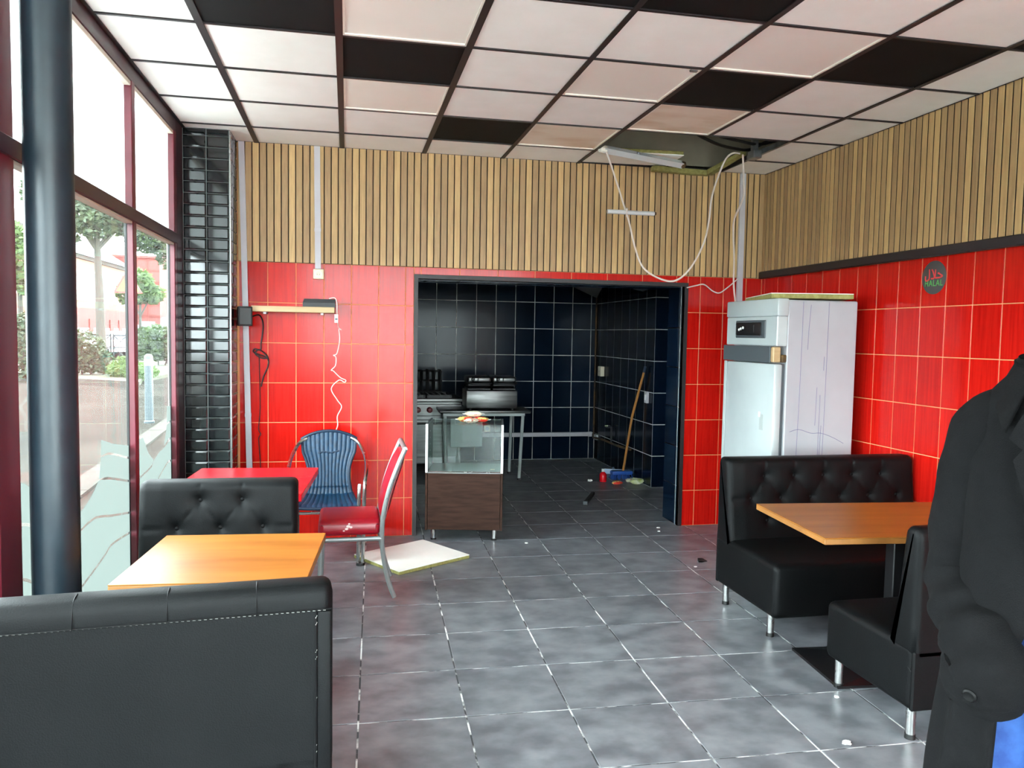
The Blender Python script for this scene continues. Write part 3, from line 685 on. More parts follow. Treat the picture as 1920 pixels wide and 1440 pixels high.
pipe('hanging_cable', 'thin white cable sagging from the opening corner to the trunking', [(2.70,6.0,1.965),(2.78,6.0,1.985),(2.85,6.0,1.995),(2.92,5.99,1.945),(2.98,5.99,1.93),(3.05,6.0,1.97),(3.14,5.985,2.05)], .005, 'cable_white')
t = thing('hanging_bar', 'short metal tube tied crosswise to the hanging cable', 'bar', (2.02,5.5,2.463))
MB().tube([(-.18,0,0),(.18,0,0)], .016, 10).build('tube', 'batten_white', t); MB().tube([(.17,0,0),(.195,0,.002)], .011, 8).build('end_plug', 'brown_stain', t)
MB().tube([(-.04,-.02,.02),(-.03,0,.03),(-.02,.02,0),(-.03,0,-.03),(-.04,-.02,.02)], .006, 6).build('tie', 'cable_white', t)

# ---- round sticker with lettering
t = thing('halal_sticker', 'round dark grey sticker with red Arabic and green HALAL lettering', 'sticker', (XR-.001,4.045,1.937))
t.rotation_euler = (0,0,-pi/2)
o_ = MB().lathe([(.098,0),(.098,.0012),(.096,.0018)], 48).build('disc', 'sticker', t); o_.rotation_euler = (pi/2,0,0)
tx = bpy.data.curves.new('text', 'FONT'); tx.body = 'HALAL'; tx.size = .052; tx.align_x = 'CENTER'; tx.extrude = .0004; tx.space_character = 1.12
to = bpy.data.objects.new('text', tx); C.objects.link(to); bpy.context.view_layer.update()
me_ = bpy.data.meshes.new_from_object(to.evaluated_get(bpy.context.evaluated_depsgraph_get())); bpy.data.objects.remove(to)
me_.materials.clear(); me_.materials.append(MATS['sticker_green'])
o_ = link('lettering', me_, t, (0,-.0022,-.050), (pi/2,0,0)); o_.scale = (.86,1,1)
def ribbon(pts, w_, mb):
    P = smooth_path([(x,0,z) for x, z in pts], 5); vs = []
    for i, p in enumerate(P):
        d_ = (P[min(i+1,len(P)-1)]-P[max(i-1,0)]).normalized(); n_ = Vector((-d_.z,0,d_.x))*w_/2
        vs += [p+n_+Vector((0,-.0024,0)), p-n_+Vector((0,-.0024,0)), p+n_, p-n_]
    m = len(P); fs = []
    for i in range(m-1):
        a, b = 4*i, 4*i+4; fs += [(a,a+1,b+1,b),(a+2,b+2,b+3,a+3),(a,b,b+2,a+2),(a+1,a+3,b+3,b+1)]
    mb.add(vs, fs)
ar = MB()
for P in ([(-.038,.050),(-.036,.03),(-.036,.0),(-.042,-.012),(-.055,-.017),(-.066,-.012),(-.068,.0),(-.066,.012)],
          [(-.020,.046),(-.012,.042),(.002,.012),(.004,.0),(-.006,-.006),(-.022,-.005)],
          [(.012,.046),(.012,.02),(.010,.006),(.013,-.002),(.03,-.003),(.05,-.002),(.066,.003),(.066,.008),(.052,.014),(.040,.022),(.030,.022)]): ribbon(P, .009, ar)
ar.build('arabic_lettering', 'sticker_red', t, False)
# column
t = thing('steel_column', 'dark blue-black painted round steel column beside the window', 'column', (-.985,2.95,0))
MB().tube([(0,0,.01),(0,0,.6),(0,0,1.2),(0,0,1.8),(0,0,2.4),(0,0,H-.01)], [.077,.076,.0765,.076,.0765,.077], 32).build('shaft', 'column_paint', t)
MB().lathe([(.095,0),(.095,.015),(.085,.02)], 28).build('base_plate', 'column_paint', t); MB().lathe([(.085,H-.02),(.085,H-.002)], 28).build('head_plate', 'column_paint', t)

# ================================================================== BENCHES
def loft_x(prof, L_, r, nx, disp=None, cap=True):
    """extrude a closed (y,z) loop along x 0..L with rounded ends; disp(x,i)->(dy,dz) moves loop points"""
    n = len(prof); P = [Vector(p) for p in prof]; nrm = []
    area = sum(P[i].x*P[(i+1)%n].y-P[(i+1)%n].x*P[i].y for i in range(n)); sg = 1 if area > 0 else -1
    for i in range(n):
        t = P[(i+1)%n]-P[i-1]; t.normalize(); nrm.append(Vector((-t.y, t.x))*sg)
    st = [(r*(1-cos(a)), r*(1-sin(a))) for a in [pi/2*q/4 for q in range(5)]]
    cols_ = [(x, d) for x, d in st]+[(r+(L_-2*r)*q/nx, 0) for q in range(1, nx)]+[(L_-x, d) for x, d in reversed(st)]
    vs = []
    for x, d in cols_:
        for i in range(n):
            q = P[i]+nrm[i]*d; dd = disp(x, i) if disp and d < 1e-6 else (0,0)
            vs.append((x, q.x+dd[0], q.y+dd[1]))
    m = len(cols_); fs = []
    for c in range(m-1):
        for i in range(n): fs.append((c*n+i, c*n+(i+1)%n, (c+1)*n+(i+1)%n, (c+1)*n+i))
    fs += [tuple(range(n)), tuple((m-1)*n+i for i in reversed(range(n)))]
    return MB().add(vs, fs)
def rrect(y0, y1, z0, z1, r, k=4):
    out = []
    for cy, cz, a0 in ((y1-r,z0+r,-90),(y1-r,z1-r,0),(y0+r,z1-r,90),(y0+r,z0+r,180)):
        for q in range(k+1): a = radians(a0+90*q/k); out.append((cy+r*cos(a), cz+r*sin(a)))
    return out
def bench(label, loc, rz, L_, D=.66, top=.872, seat=.41, buttons=(), legs=True, back_t=.17, rearseam=False, tilt=.05, leglist=None):
    t = thing('booth_bench', label, 'bench', loc, rz)
    sp = []
    base = rrect(0, D-.003, .125, seat, .035)
    def sd(x, i):
        y, z = base[i]
        if z > seat-.02: e = min(x, L_-x); return (0, .010*min(1, e/.12)*min(1, max(0,y)/.15))
        return (0, 0)
    loft_x(base, L_, .03, 24, sd).build('seat', 'leather', t, ang=60)
    yb = D-back_t; yt = D-back_t+tilt
    fr = 40; prof = []
    for q in range(fr+1):
        u = q/fr; prof.append((yb+(yt-yb)*u, seat-.03+(top-.04-seat+.03)*u))
    w_ = D-yt; rr = min(.045, w_/2.2)
    for q in range(1, 7): a = pi-pi/2*q/6; prof.append((yt+rr+rr*cos(a), top-.04+.04*sin(a)))
    for q in range(1, 6): a = pi/2-pi/2*q/6; prof.append((D-.03+.03*cos(a), top-.05+.05*sin(a)))
    for q in range(5): prof.append((D, top-.06-(top-.06-seat+.04)*q/4))
    prof.append((yb, seat-.04))
    MB().rbox(.004,L_-.004,D-.02,D,.128,seat-.02,.006,1).build('rear_panel', 'leather', t)
    segs = []
    bl = list(buttons)
    for a in bl:
        for b in bl:
            if a < b and abs(a[0]-b[0]) < .13 and .05 < abs(a[1]-b[1]) < .2: segs.append((a, b))
    if bl:
        tz = max(b[1] for b in bl)
        for b in bl:
            if abs(b[1]-tz) < .02: segs.append((b, (b[0], top-.02)))
        segs += [((bl_[0], bl_[1]), (0 if bl_[0] < L_/2 else L_, bl_[1])) for bl_ in (min([b for b in bl if abs(b[1]-tz) > .05], default=bl[0]), max([b for b in bl if .05 < abs(b[1]-tz) < .2], default=bl[-1]))]
    def dseg(px_, pz_, a, b):
        dx, dz = b[0]-a[0], b[1]-a[1]; u = max(0, min(1, ((px_-a[0])*dx+(pz_-a[1])*dz)/(dx*dx+dz*dz+1e-9)))
        return sqrt((px_-a[0]-u*dx)**2+(pz_-a[1]-u*dz)**2)
    def bd(x, i):
        if i > fr+4 or not bl: return (0,0)
        z = prof[i][1]; v = 0
        for b in bl:
            d2 = (x-b[0])**2+(z-b[1])**2
            if d2 < .02: v = max(v, .030*exp(-sqrt(d2)/.028))
        for a, b in segs:
            d_ = dseg(x, z, a, b)
            if d_ < .05: v = max(v, .009*exp(-(d_/.009)**1.2))
        e = min(x, L_-x)
        return (v-.010*min(1, e/.1), 0)
    loft_x(prof, L_, .028, max(24, int(L_/.0085)) if bl else 30, bd).build('backrest', 'leather', t, ang=60)
    for b in bl:
        u = (b[1]-seat+.03)/(top-.04-seat+.03); yy = yb+(yt-yb)*u
        MB().ball((b[0], yy+.016, b[1]), .0115, .008, .0115, 10, 6).build('button', 'leather_piping', t)
    for x, yl in (leglist or ((.05,.10),(L_-.05,.10),(.05,D-.06),(L_-.05,D-.06))):
        l_ = MB().cyl((x,yl,.018),(x,yl,.13),.0185,.0195,14).build('leg', 'aluminium', t)
        MB().cyl((x,yl,0),(x,yl,.02),.021,.020,14).build('foot_cap', 'cable_black', l_)
    # upholstery seams
    for x in (.004, L_-.004):
        MB().tube(smooth_path([(x,yb-.002,seat-.005),(x,yb+.08,seat-.07),(x,D-.01,seat-.10)],5), .0035, 6).build('piping', 'leather_piping', t)
    return t
row1 = [(2.371-2.14+.19*k, .767) for k in range(5)]; row2 = [(2.285-2.14+.19*k, .642) for k in range(6)]; row3 = [(2.385-2.14+.19*k, .515) for k in range(5)]
bench('long black tufted booth bench facing the camera in front of the refrigerator', (2.135,3.565,0), 0, 1.22, .665, buttons=row1+row2+row3, leglist=((.05,.115),(.05,.615),(1.17,.115),(1.17,.615)))
nb = bench('black booth bench with its back turned, behind the person in the dark coat', (3.30,3.135,0), 180, 1.165, .565, .848, .385, buttons=[(.14+.19*k,.74) for k in range(5)]+[(.05+.19*k,.615) for k in range(6)], back_t=.135, leglist=((1.125,.06),(1.125,.52),(.05,.06),(.05,.52)))
bl_ = bench('black tufted single booth bench facing the camera between the wooden and the red table', (-.905,3.13,0), -1, .675, .66, .885,
      buttons=[(-.647+.905-.0,.80),(-.469+.905,.80),(-.744+.905,.678),(-.561+.905,.678),(-.379+.905,.678),(-.65+.905,.55),(-.47+.905,.55)])
nl = bench('black leatherette booth bench in the foreground, seen from behind, with stitched seams', (-.085,2.80,0), 184.5, .86, .64, .872, buttons=(), back_t=.16, tilt=.04)
# stitched seams, and corner strip with painted glints, on the rear of the foreground bench
s_ = MB()
for k in range(60): s_.tube([(.02+.0138*k, .6435, .802),(.02+.0138*k+.007, .6435, .8025)], .0008, 4)
s_.build('stitching', 'stitch_glint', nl)
MB().tube(smooth_path([(.004,.642,.805),(.3,.6425,.804),(.6,.6425,.803),(.856,.642,.803)]), .0022, 6).build('seam', 'leather_piping', nl)
for x in (.20,.42,.64): MB().tube(smooth_path([(x,.643,.80),(x,.641,.83),(x,.62,.868),(x,.58,.8735)],4), .002, 6).build('seam', 'leather_piping', nl)
MB().tube(smooth_path([(.045,.6415,.80),(.046,.6425,.5),(.047,.6425,.14)]), .0045, 6).build('seam', 'leather_piping', nl)
MB().rbox(.006,.042,.632,.6455,.14,.80,.005,2).build('corner_strip', 'leather', nl)
sg_ = MB()
for k in (0,1,5,6,12,19,20,27): sg_.tube([(.043,.6455,.79-.019*k),(.047,.6455,.782-.019*k)], .0009, 4)
sg_.build('seam_glints', 'stitch_glint', nl)  # pale dashes standing in for the few highlights along the corner gap

# ================================================================== TABLES
def ptable(name, label, loc, rz, a, b, h, m, edge, base=(.42,.42), thick=.03):
    t = thing(name, label, 'table', loc, rz)
    MB().rbox(-a/2,a/2,-b/2,b/2,h-.004,h,.0018,1).build('tabletop', m, t)
    MB().rbox(-a/2+.0005,a/2-.0005,-b/2+.0005,b/2-.0005,h-thick,h-.004,.003,1).build('edge_band', edge, t)
    MB().rbox(-.065,.065,-.035,.035,.02,h-thick,.004,1).build('pedestal', 'dark_steel', t)
    MB().rbox(-.17,.17,-.17,.17,h-thick-.012,h-thick,.003,1).build('mounting_plate', 'dark_steel', t)
    MB().add([(sx*base[0]/2,sy*base[1]/2,0) for sx,sy in ((-1,-1),(1,-1),(1,1),(-1,1))]+[(sx*base[0]/2,sy*base[1]/2,.012) for sx,sy in ((-1,-1),(1,-1),(1,1),(-1,1))]+[(sx*.08,sy*.08,.035) for sx,sy in ((-1,-1),(1,-1),(1,1),(-1,1))],
        [(0,1,5,4),(1,2,6,5),(2,3,7,6),(3,0,4,7),(4,5,9,8),(5,6,10,9),(6,7,11,10),(7,4,8,11),(8,9,10,11),(0,3,2,1)]).build('base_plate', 'dark_steel', t, False)
    return t
ptable('dining_table', 'orange wooden square table between the two left-hand booth benches', (-.425,3.035,0), -4.3, .635, .64, .72, 'table_wood', 'table_edge')
ptable('dining_table', 'long orange wooden table between the two right-hand booth benches', (2.60,3.235,0), -5, 1.17, .685, .72, 'table_wood', 'table_edge', (.85,.44))
ptable('red_table', 'glossy red table behind the single bench by the red wall', (-.535,4.50,0), -4, .68, .80, .735, 'red_laminate', 'red_laminate', thick=.04)

# ================================================================== RED CHAIR
t = thing('red_chair', 'red vinyl padded chair with silver tube frame, seen from the side', 'chair', (.03,4.77,0), 0)
def sideframe(y):
    up = smooth_path([(.245,y,.012),(.205,y,.13),(.178,y,.28),(.172,y,.40),(.182,y,.52),(.215,y,.66),(.262,y,.79),(.302,y,.885)], 5)
    MB().tube(up, .0145, 10).build('rear_leg', 'silver_paint', t)
    MB().tube([(-.185,y,.012),(-.178,y,.20),(-.172,y,.375)], .0145, 10).build('front_leg', 'silver_paint', t)
    MB().tube([(-.18,y,.365),(.176,y,.365)], .0135, 10).build('seat_rail', 'silver_paint', t)
    for q in ((.196,y,.60),(.234,y,.715)): MB().ball((q[0],q[1]-.0145,q[2]), .006, .003, .006, 8, 6).build('rivet', 'galvanised', t)
for y in (-.205,.205): sideframe(y)
MB().tube([(.302,-.205,.885),(.302,.205,.885)], .0145, 10).build('top_bar', 'silver_paint', t)
for x in (-.17,.172): MB().tube([(x,-.205,.365),(x,.205,.365)], .012, 10).build('cross_rail', 'silver_paint', t)
seatp = rrect(-.19,.165,.382,.472,.028)
def sd2(x, i):
    y, z = seatp[i]
    return (0, .012*sin(pi*min(1,max(0,x/.40)))*(1 if z > .45 else 0))
o_ = loft_x(seatp, .40, .03, 12, sd2).build('seat', 'red_vinyl', t, ang=60); o_.rotation_euler = (0,0,pi/2); o_.location = (-.0,-.2,0)
# (profile y runs along -x after the turn)
o_.scale = (1,-1,1)
MB().tube([(-.172,-.196,.448),(.152,-.196,.448)], .003, 6).build('seat_piping', 'leather_piping', t)
pb = []
def padf(u, v, off):
    z = .47+.38*v; y = -.19+.38*u; e = 1-(abs(2*u-1))**8*.0
    xb = .176+.13*((z-.42)/.46)**1.5
    r_ = .055 if v > .8 else 0
    w_ = 1-(max(0,(v-.72)/.28)**2)*.22
    y *= w_
    bul = .022*(1-(2*u-1)**4)*(1-(2*v-1)**6)
    return (xb+off*(.012+bul), y, z)
mb = MB().grid(lambda u, v: padf(u, v, -1), 14, 14); n_ = len(mb.v); mb.grid(lambda u, v: padf(u, v, 1), 14, 14)
ring = [j*15 for j in range(15)]+[14*15+i for i in range(1,15)]+[j*15+14 for j in range(13,-1,-1)]+[i for i in range(13,0,-1)]
for a, b in zip(ring, ring[1:]+ring[:1]): mb.f.append((a, b, b+n_, a+n_))
mb.build('backrest', 'red_vinyl', t, ang=70)
crumple('scuff_patch', 'pale worn patch on the edge of the red chair seat', 'patch', (0,0,-5), .01, 'scuff', .3, 9)
bpy.data.objects.remove([o for o in bpy.data.objects if o.name.startswith('scuff_patch')][0])
sc = MB()
for (x, z, r) in ((-.02,.44,.012),(-.005,.435,.009),(-.03,.425,.010),(-.045,.415,.007),(-.015,.455,.007)): sc.ball((x,-.2005,z), r, .0008, r*.7, 8, 4)
sc.build('scuff_mark', 'scuff', t)
# ================================================================== BLUE WOVEN CHAIR
t = thing('woven_chair', 'blue woven bistro armchair with aluminium tube frame by the red wall', 'chair', (-.125,5.52,0), 0)
def shell(u, v):
    """v 0 seat front .. 1 back top ; u -1..1"""
    if v < .42:
        k = v/.42; y = -.23+.40*k; z = .405+.03*(1-k)**3*0+.012*abs(u)**2-.012*sin(pi*k); wd = .205-.045*k
        if v < .05: z -= .02*(1-v/.05)
    else:
        k = (v-.42)/.58; y = .17+.10*k; z = .405+.03*k+.41*k**1.02
        wd = .16-.03*sin(pi*min(1,k*1.4))+.03*k
        z += -.055*k**3*abs(u)**2.2
        y += .02*(1-k)*k*2
        if k < .12: z = .405+.03*k+.41*(k**1.02); y = .17+.02*(1-(1-k/.12)**2)
    return (u*wd, y, z)
NU, NV = 12, 60
for c in range(NU):   # upright strands, corrugated
    u0 = -1+2*c/NU; u1 = -1+2*(c+1)/NU
    def f(a, b, u0=u0, u1=u1):
        p = Vector(shell(u0+(u1-u0)*a, b)); q = .006*sin(pi*a)+.0016*sin(b*NV*2*pi/1.0+(c%2)*pi)
        nrm_ = Vector((0,0,1)) if b < .40 else Vector((0,-1,.15))
        return tuple(p+nrm_*q)
    mb = MB().grid(f, 4, 150)
    mb.build('woven_strand', 'blue_weave', t, ang=80)
MB().grid(lambda a, b: tuple(Vector(shell(-1+2*a, b))-(Vector((0,0,.004)) if b < .4 else Vector((0,-.004,0)))), 12, 50).build('woven_base', 'blue_rim', t)
rim = [shell(-1, v/40) for v in range(41)]+[shell(-1+2*q/16, 1) for q in range(1,16)]+[shell(1, 1-v/40) for v in range(41)]+[shell(1-2*q/16, 0) for q in range(1,16)]
MB().tube(rim, .0115, 8, closed=True).build('rim', 'blue_rim', t)
MB().tube([shell(-.45,.80),shell(-.2,.81),shell(.1,.80),shell(.4,.82)], .008, 6).build('woven_patch', 'blue_rim', t)
for s_ in (-1, 1):
    arm = smooth_path([(s_*.155,.268,.795),(s_*.205,.24,.765),(s_*.243,.15,.705),(s_*.258,.02,.655),(s_*.256,-.12,.615),(s_*.245,-.215,.56),(s_*.240,-.235,.45),(s_*.236,-.235,.2),(s_*.232,-.235,.012)], 6)
    MB().tube(arm, .0125, 10).build('arm_tube', 'aluminium', t)
    MB().tube(smooth_path([(s_*.21,-.20,.54),(s_*.206,-.222,.48),(s_*.204,-.228,.3),(s_*.202,-.23,.012)],5), .0125, 10).build('front_leg', 'aluminium', t)
    MB().tube(smooth_path([(s_*.20,-.10,.39),(s_*.21,.1,.37),(s_*.215,.2,.2),(s_*.22,.26,.012)],5), .0125, 10).build('rear_leg', 'aluminium', t)
    MB().tube([(s_*.19,-.2,.385),(s_*.15,.16,.385)], .010, 8).build('seat_rail', 'aluminium', t)
    MB().cyl((s_*.217,-.2325,0),(s_*.217,-.2325,.016),.03,.028).build('foot_cap', 'cable_black', t)
MB().tube([(-.235,-.225,.36),(.235,-.225,.36)], .010, 8).build('cross_rail', 'aluminium', t)

# ================================================================== DISPLAY COUNTER
t = thing('display_counter', 'dark wood counter with a glass display top in the kitchen opening', 'display counter', (.576,5.835,0), -11)
W_, D_ = .58, .44
MB().rbox(.018,W_-.018,0,.015,.088,.515,.002,1).build('front_panel', 'wenge', t)
MB().box(.016,W_-.016,.015,D_,.088,.10).box(.016,W_-.016,D_-.012,D_,.10,.5).build('carcass', 'grey_board', t, False)
for x in (0, W_-.016):
    s_ = MB().rbox(x,x+.016,-.004,D_,.085,.52,.002,1).build('side_panel', 'wenge', t)
    u_ = MB().rbox(x,x+.016,.012,D_,.52,.885,.002,1).build('upper_side', 'grey_board', t)
    MB().rbox(x-.001,x+.017,-.006,.012,.52,.886,.002,1).build('white_edge', 'paper', u_)
    for k in range(6): MB().cyl((x+(.016 if x == 0 else -.002),.20,.56+.05*k),(x+(.018 if x == 0 else 0),.20,.56+.05*k),.004,n=8).build('peg_hole', 'paper', u_)
MB().rbox(.016,W_-.016,.012,D_,.505,.522,.002,1).build('shelf_floor', 'grey_light', t)
MB().box(.02,W_-.02,.006,.012,.522,.875).build('front_glass', 'case_glass', t, False)
MB().box(.018,W_-.018,.006,D_-.02,.876,.884).build('top_glass', 'case_glass', t, False)
MB().tube([(.02,.009,.526),(W_-.02,.009,.526)], .005, 6).build('glass_seat', 'aluminium', t)
for x in (.06, W_-.06):
    for y in (.06, D_-.06):
        f_2 = MB().cyl((x,y,.012),(x,y,.088),.02).build('foot', 'aluminium', t); MB().cyl((x,y,0),(x,y,.014),.022).build('foot_cap', 'cable_black', f_2)
def packet(label, x, y, z, rz, m, s=1, seed=0):
    random.seed(seed); o = thing('snack_packet', label, 'packet', (x,y,z), rz)
    def f(u, v, sg):
        a, b = 2*u-1, 2*v-1; hgt = .018*(1-a**4)*(1-b**4)*s
        j = .0025*sin(9*a+seed)*cos(7*b+seed*2)
        return (a*.055*s, b*.035*s, .018*s+sg*hgt+j)
    m1 = MB().grid(lambda u, v: f(u, v, 1), 12, 8); m1.grid(lambda u, v: f(u, v, -1), 12, 8); m1.build('wrapper', m, o, ang=60)
    for sx in (-1,1):
        MB().grid(lambda u, v: (sx*(.055+.014*u)*s, (v-.5)*.062*s, .018*s+.003*sin(v*18)), 2, 10).build('crimp', 'paper', o)
    return o
def ct(u, v): 
    a = radians(-11); return (.576+u*cos(a)-v*sin(a), 5.835+u*sin(a)+v*cos(a))
packet('red snack packet at the left of the pile on the glass counter', *ct(.285,.20), .885, 10, 'packet', 1.1, 1)
packet('cream and red snack packet lying at the front of the glass counter pile', *ct(.335,.13), .885, 35, 'packet_white', 1.0, 2)
packet('red and yellow snack packet at the right of the glass counter pile', *ct(.405,.20), .885, -25, 'packet', 1.1, 3)
packet('yellow-cream snack packet on top of the glass counter pile', *ct(.345,.23), .922, 5, 'packet_white', 1.2, 4)
crumple('paper_scrap', 'tiny cream scrap inside the glass display', 'rubbish', ct(.50,.14)+(.5225,), .016, 'cream_plastic', .3, 8)

# ================================================================== PANEL ON THE FLOOR
t = thing('fallen_ceiling_tile', 'white ceiling tile with yellow wool edges lying on the floor', 'ceiling tile', (.445,5.40,0), 32)
hx, hy = .30, .265
MB().rbox(-hx,hx,-hy,hy,0,.022,.003,1).build('wool_core', 'wool_yellow', t); MB().box(-hx+.001,hx-.001,-hy+.001,hy-.001,.022,.0265).build('face', 'ceiling_white', t, False)

# ================================================================== REFRIGERATOR
t = thing('refrigerator', 'tall old white refrigerator with a black control panel by the right wall', 'refrigerator', (2.70,4.60,0))
FW, FD, FH = .575, .685, 1.815
MB().rbox(.075,FW,0,FD,.05,FH,.006,1).build('cabinet', 'white_side', t)
for x in (.12,FW-.05):
    for y in (.06,FD-.06): MB().cyl((x,y,0),(x,y,.052),.022).build('foot', 'cable_black', t)
MB().rbox(-.004,.078,-.004,FD+.004,FH-.105,FH+.008,.01,2).build('top_cap', 'white_enamel', t)
cp_ = MB().rbox(.0,.075,0,FD,1.515,FH-.105,.006,1).build('control_fascia', 'white_enamel', t)
MB().rbox(-.006,.004,.14,.545,1.565,1.685,.006,1).build('control_surround', 'grey_board', cp_)
MB().rbox(-.010,-.002,.19,.53,1.583,1.67,.01,2).build('control_panel', 'black_plastic', cp_)
for (y, z) in ((.46,1.628),(.43,1.635),(.485,1.622)): MB().ball((-.011,y,z), .004, .014, .010, 8, 6).build('indicator', 'paper', cp_)
MB().rbox(-.012,-.008,.28,.36,1.60,1.655,.003,1).build('display', 'iron', cp_)
MB().rbox(-.012,.02,.06,FD+.02,1.405,1.512,.004,1).build('torn_band', 'grey_board', t)
MB().rbox(-.010,.045,.02,.056,1.41,1.51,.006,1).build('torn_edge', 'pine', t)
MB().rbox(.045,.078,.002,.05,1.41,1.46,.006,1).build('broken_hinge', 'brown_stain', t)
dr = MB().rbox(-.004,.055,.012,FD-.004,.09,1.40,.012,2).build('door', 'white_enamel', t)
MB().box(.055,.072,.02,FD-.01,.09,1.40).build('door_gasket', 'grey_board', t, False)
MB().rbox(-.012,-.003,FD-.03,FD+.002,.10,1.40,.003,1).build('door_edge_strip', 'grey_light', dr)
MB().box(-.0052,-.004,.13,.175,.955,1.06).build('old_sticker', 'grey_light', dr, False); MB().box(-.0054,-.004,.165,.19,1.04,1.075).build('old_sticker', 'paper', dr, False)
sc = MB()
for P in ([(.17,.002,FH-.01),(.165,.002,1.2),(.155,.002,.7),(.15,.002,.2)], [(.355,.002,FH-.01),(.35,.002,1.1),(.34,.002,.5),(.335,.002,.1)],
          [(.225,.002,FH-.03),(.215,.002,FH-.2),(.212,.002,FH-.32)], [(.105,.002,.96),(.17,.002,.975),(.26,.002,.95),(.33,.002,.95),(.42,.002,.92),(.50,.002,.88)],
          [(.29,.002,1.25),(.285,.002,1.0)], [(.315,.002,1.2),(.31,.002,.6)], [(.33,.002,1.0),(.318,.002,.6)], [(.335,.002,1.45),(.333,.002,1.36)]):
    sc.tube(smooth_path([(x+.01,-.0006,z) for x, y, z in P],4), .0014, 4)
sc.build('pencil_line', 'pencil', t)
t = thing('insulation_board', 'yellow-edged insulation board lying flat on top of the refrigerator', 'board', (3.02,4.92,1.824), -15.6)
MB().rbox(-.26,.26,-.36,.36,0,.03,.003,1).build('wool_core', 'wool_yellow', t); MB().box(-.259,.259,-.359,.359,.03,.034).build('face', 'ceiling_white', t, False)

# ================================================================== SMALL DEBRIS ON THE DINING FLOOR
o_ = tag(MB().add([(0,0,.001),(.07,.01,.001),(.05,.05,.001),(.01,.04,.001),(0,0,.012),(.07,.01,.004),(.05,.05,.015),(.01,.04,.02)],[(0,1,2,3),(4,5,6,7),(0,1,5,4),(1,2,6,5),(2,3,7,6),(3,0,4,7)]).build('plastic_shard', 'cable_black', None, False), 'small black plastic shard on the floor left of the long bench', 'debris'); o_.location = (2.40,5.0,0)
random.seed(11)
for k, (x, y, r, lb) in enumerate(((2.50,5.97,.012,'white crumb by the foot of the opening'),(2.46,5.86,.010,'white crumb nearer the camera in front of the opening'),(2.33,4.90,.009,'white crumb beside the black plastic shard'),(1.32,5.66,.011,'white crumb between the counter and the middle of the floor'),(1.9,2.62,.016,'flat white chip near the foreground bench leg'),(2.10,2.98,.010,'grit crumb by the table base plate'))):
    crumple('floor_crumb', lb, 'debris', (x,y,0), r, 'paper', .4, 20+k)

# ================================================================== PERSON (dark coat, hand in pocket)
PT = (1.411,1.30,0); PA = -47
body_v = [(0,.02,.95),(0,.03,1.12),(0,.03,1.30),(0,.03,1.44),(.03,.02,1.50),(.06,.0,1.555),(.075,-.005,1.63),(.08,.0,1.71),
          (-.10,.02,.90),(-.11,0,.50),(-.12,.03,.10),(-.12,-.12,.05),
          (.10,.02,.90),(.11,0,.50),(.12,.03,.10),(.12,-.12,.05),
          (-.13,.025,1.39),(-.165,.02,1.07),(-.118,-.09,.98),(-.115,-.02,.94),
          (.13,.025,1.39),(.165,.02,1.07),(.118,-.09,.98),(.115,-.02,.94),
          (.075,-.118,1.615),(.066,-.085,1.545),(-.012,.0,1.625),(.162,.0,1.625)]
body_r = [(.13,.10),(.115,.09),(.12,.09),(.10,.08),(.056,.056),(.070,.085),(.088,.108),(.072,.09),
          (.085,.085),(.055,.055),(.04,.04),(.04,.028),(.085,.085),(.055,.055),(.04,.04),(.04,.028),
          (.05,.05),(.038,.038),(.026,.026),(.03,.018),(.05,.05),(.038,.038),(.026,.026),(.03,.018),(.012,.014),(.03,.025),(.012,.02),(.012,.02)]
body_e = [(0,1),(1,2),(2,3),(3,4),(4,5),(5,6),(6,7),(0,8),(8,9),(9,10),(10,11),(0,12),(12,13),(13,14),(14,15),(3,16),(16,17),(17,18),(18,19),(3,20),(20,21),(21,22),(22,23),(6,24),(5,25),(6,26),(6,27)]
# fingers inside the pockets
for s_, base in ((-1,19),(1,23)):
    bx, by, bz = body_v[base]
    for k, (dx, ln) in enumerate(((-.030,.055),(-.010,.07),(.010,.075),(.030,.065))):
        i = len(body_v); body_v += [(bx+s_*.0+dx*.8, by-.012, bz-.04), (bx+dx, by-.014+.004*k, bz-.04-ln*.4), (bx+dx*1.05, by-.004, bz-.04-ln)]
        body_r += [(.0095,.0095),(.009,.009),(.008,.008)]; body_e += [(base,i),(i,i+1),(i+1,i+2)]
    i = len(body_v); body_v += [(bx-s_*.045, by-.02, bz-.015),(bx-s_*.055, by-.028, bz-.05)]; body_r += [(.011,.011),(.009,.009)]; body_e += [(base,i),(i,i+1)]
drop = {5,6,7,24,25,26,27}; keep = [i for i in range(len(body_v)) if i not in drop]; ix = {o: n for n, o in enumerate(keep)}
body_e = [(ix[a], ix[b]) for a, b in body_e if a in ix and b in ix]; body_v = [body_v[i] for i in keep]; body_r = [body_r[i] for i in keep]
me = bpy.data.meshes.new('skeleton'); me.from_pydata([Vector(v) for v in body_v], body_e, []); me.update()
tmp = link('skeleton', me); sk = tmp.modifiers.new('skin', 'SKIN'); sk.branch_smoothing = .4
if not me.skin_vertices:
    bpy.context.view_layer.objects.active = tmp; bpy.ops.mesh.customdata_skin_add()
for i, r in enumerate(body_r): me.skin_vertices[0].data[i].radius = r
me.skin_vertices[0].data[0].use_root = True
tmp.modifiers.new('subsurf', 'SUBSURF').levels = 2
bpy.context.view_layer.update()
ev = bpy.data.meshes.new_from_object(tmp.evaluated_get(bpy.context.evaluated_depsgraph_get()))
pb_ = MB().add([v.co[:] for v in ev.vertices], [tuple(p.vertices) for p in ev.polygons]); bpy.data.objects.remove(tmp)
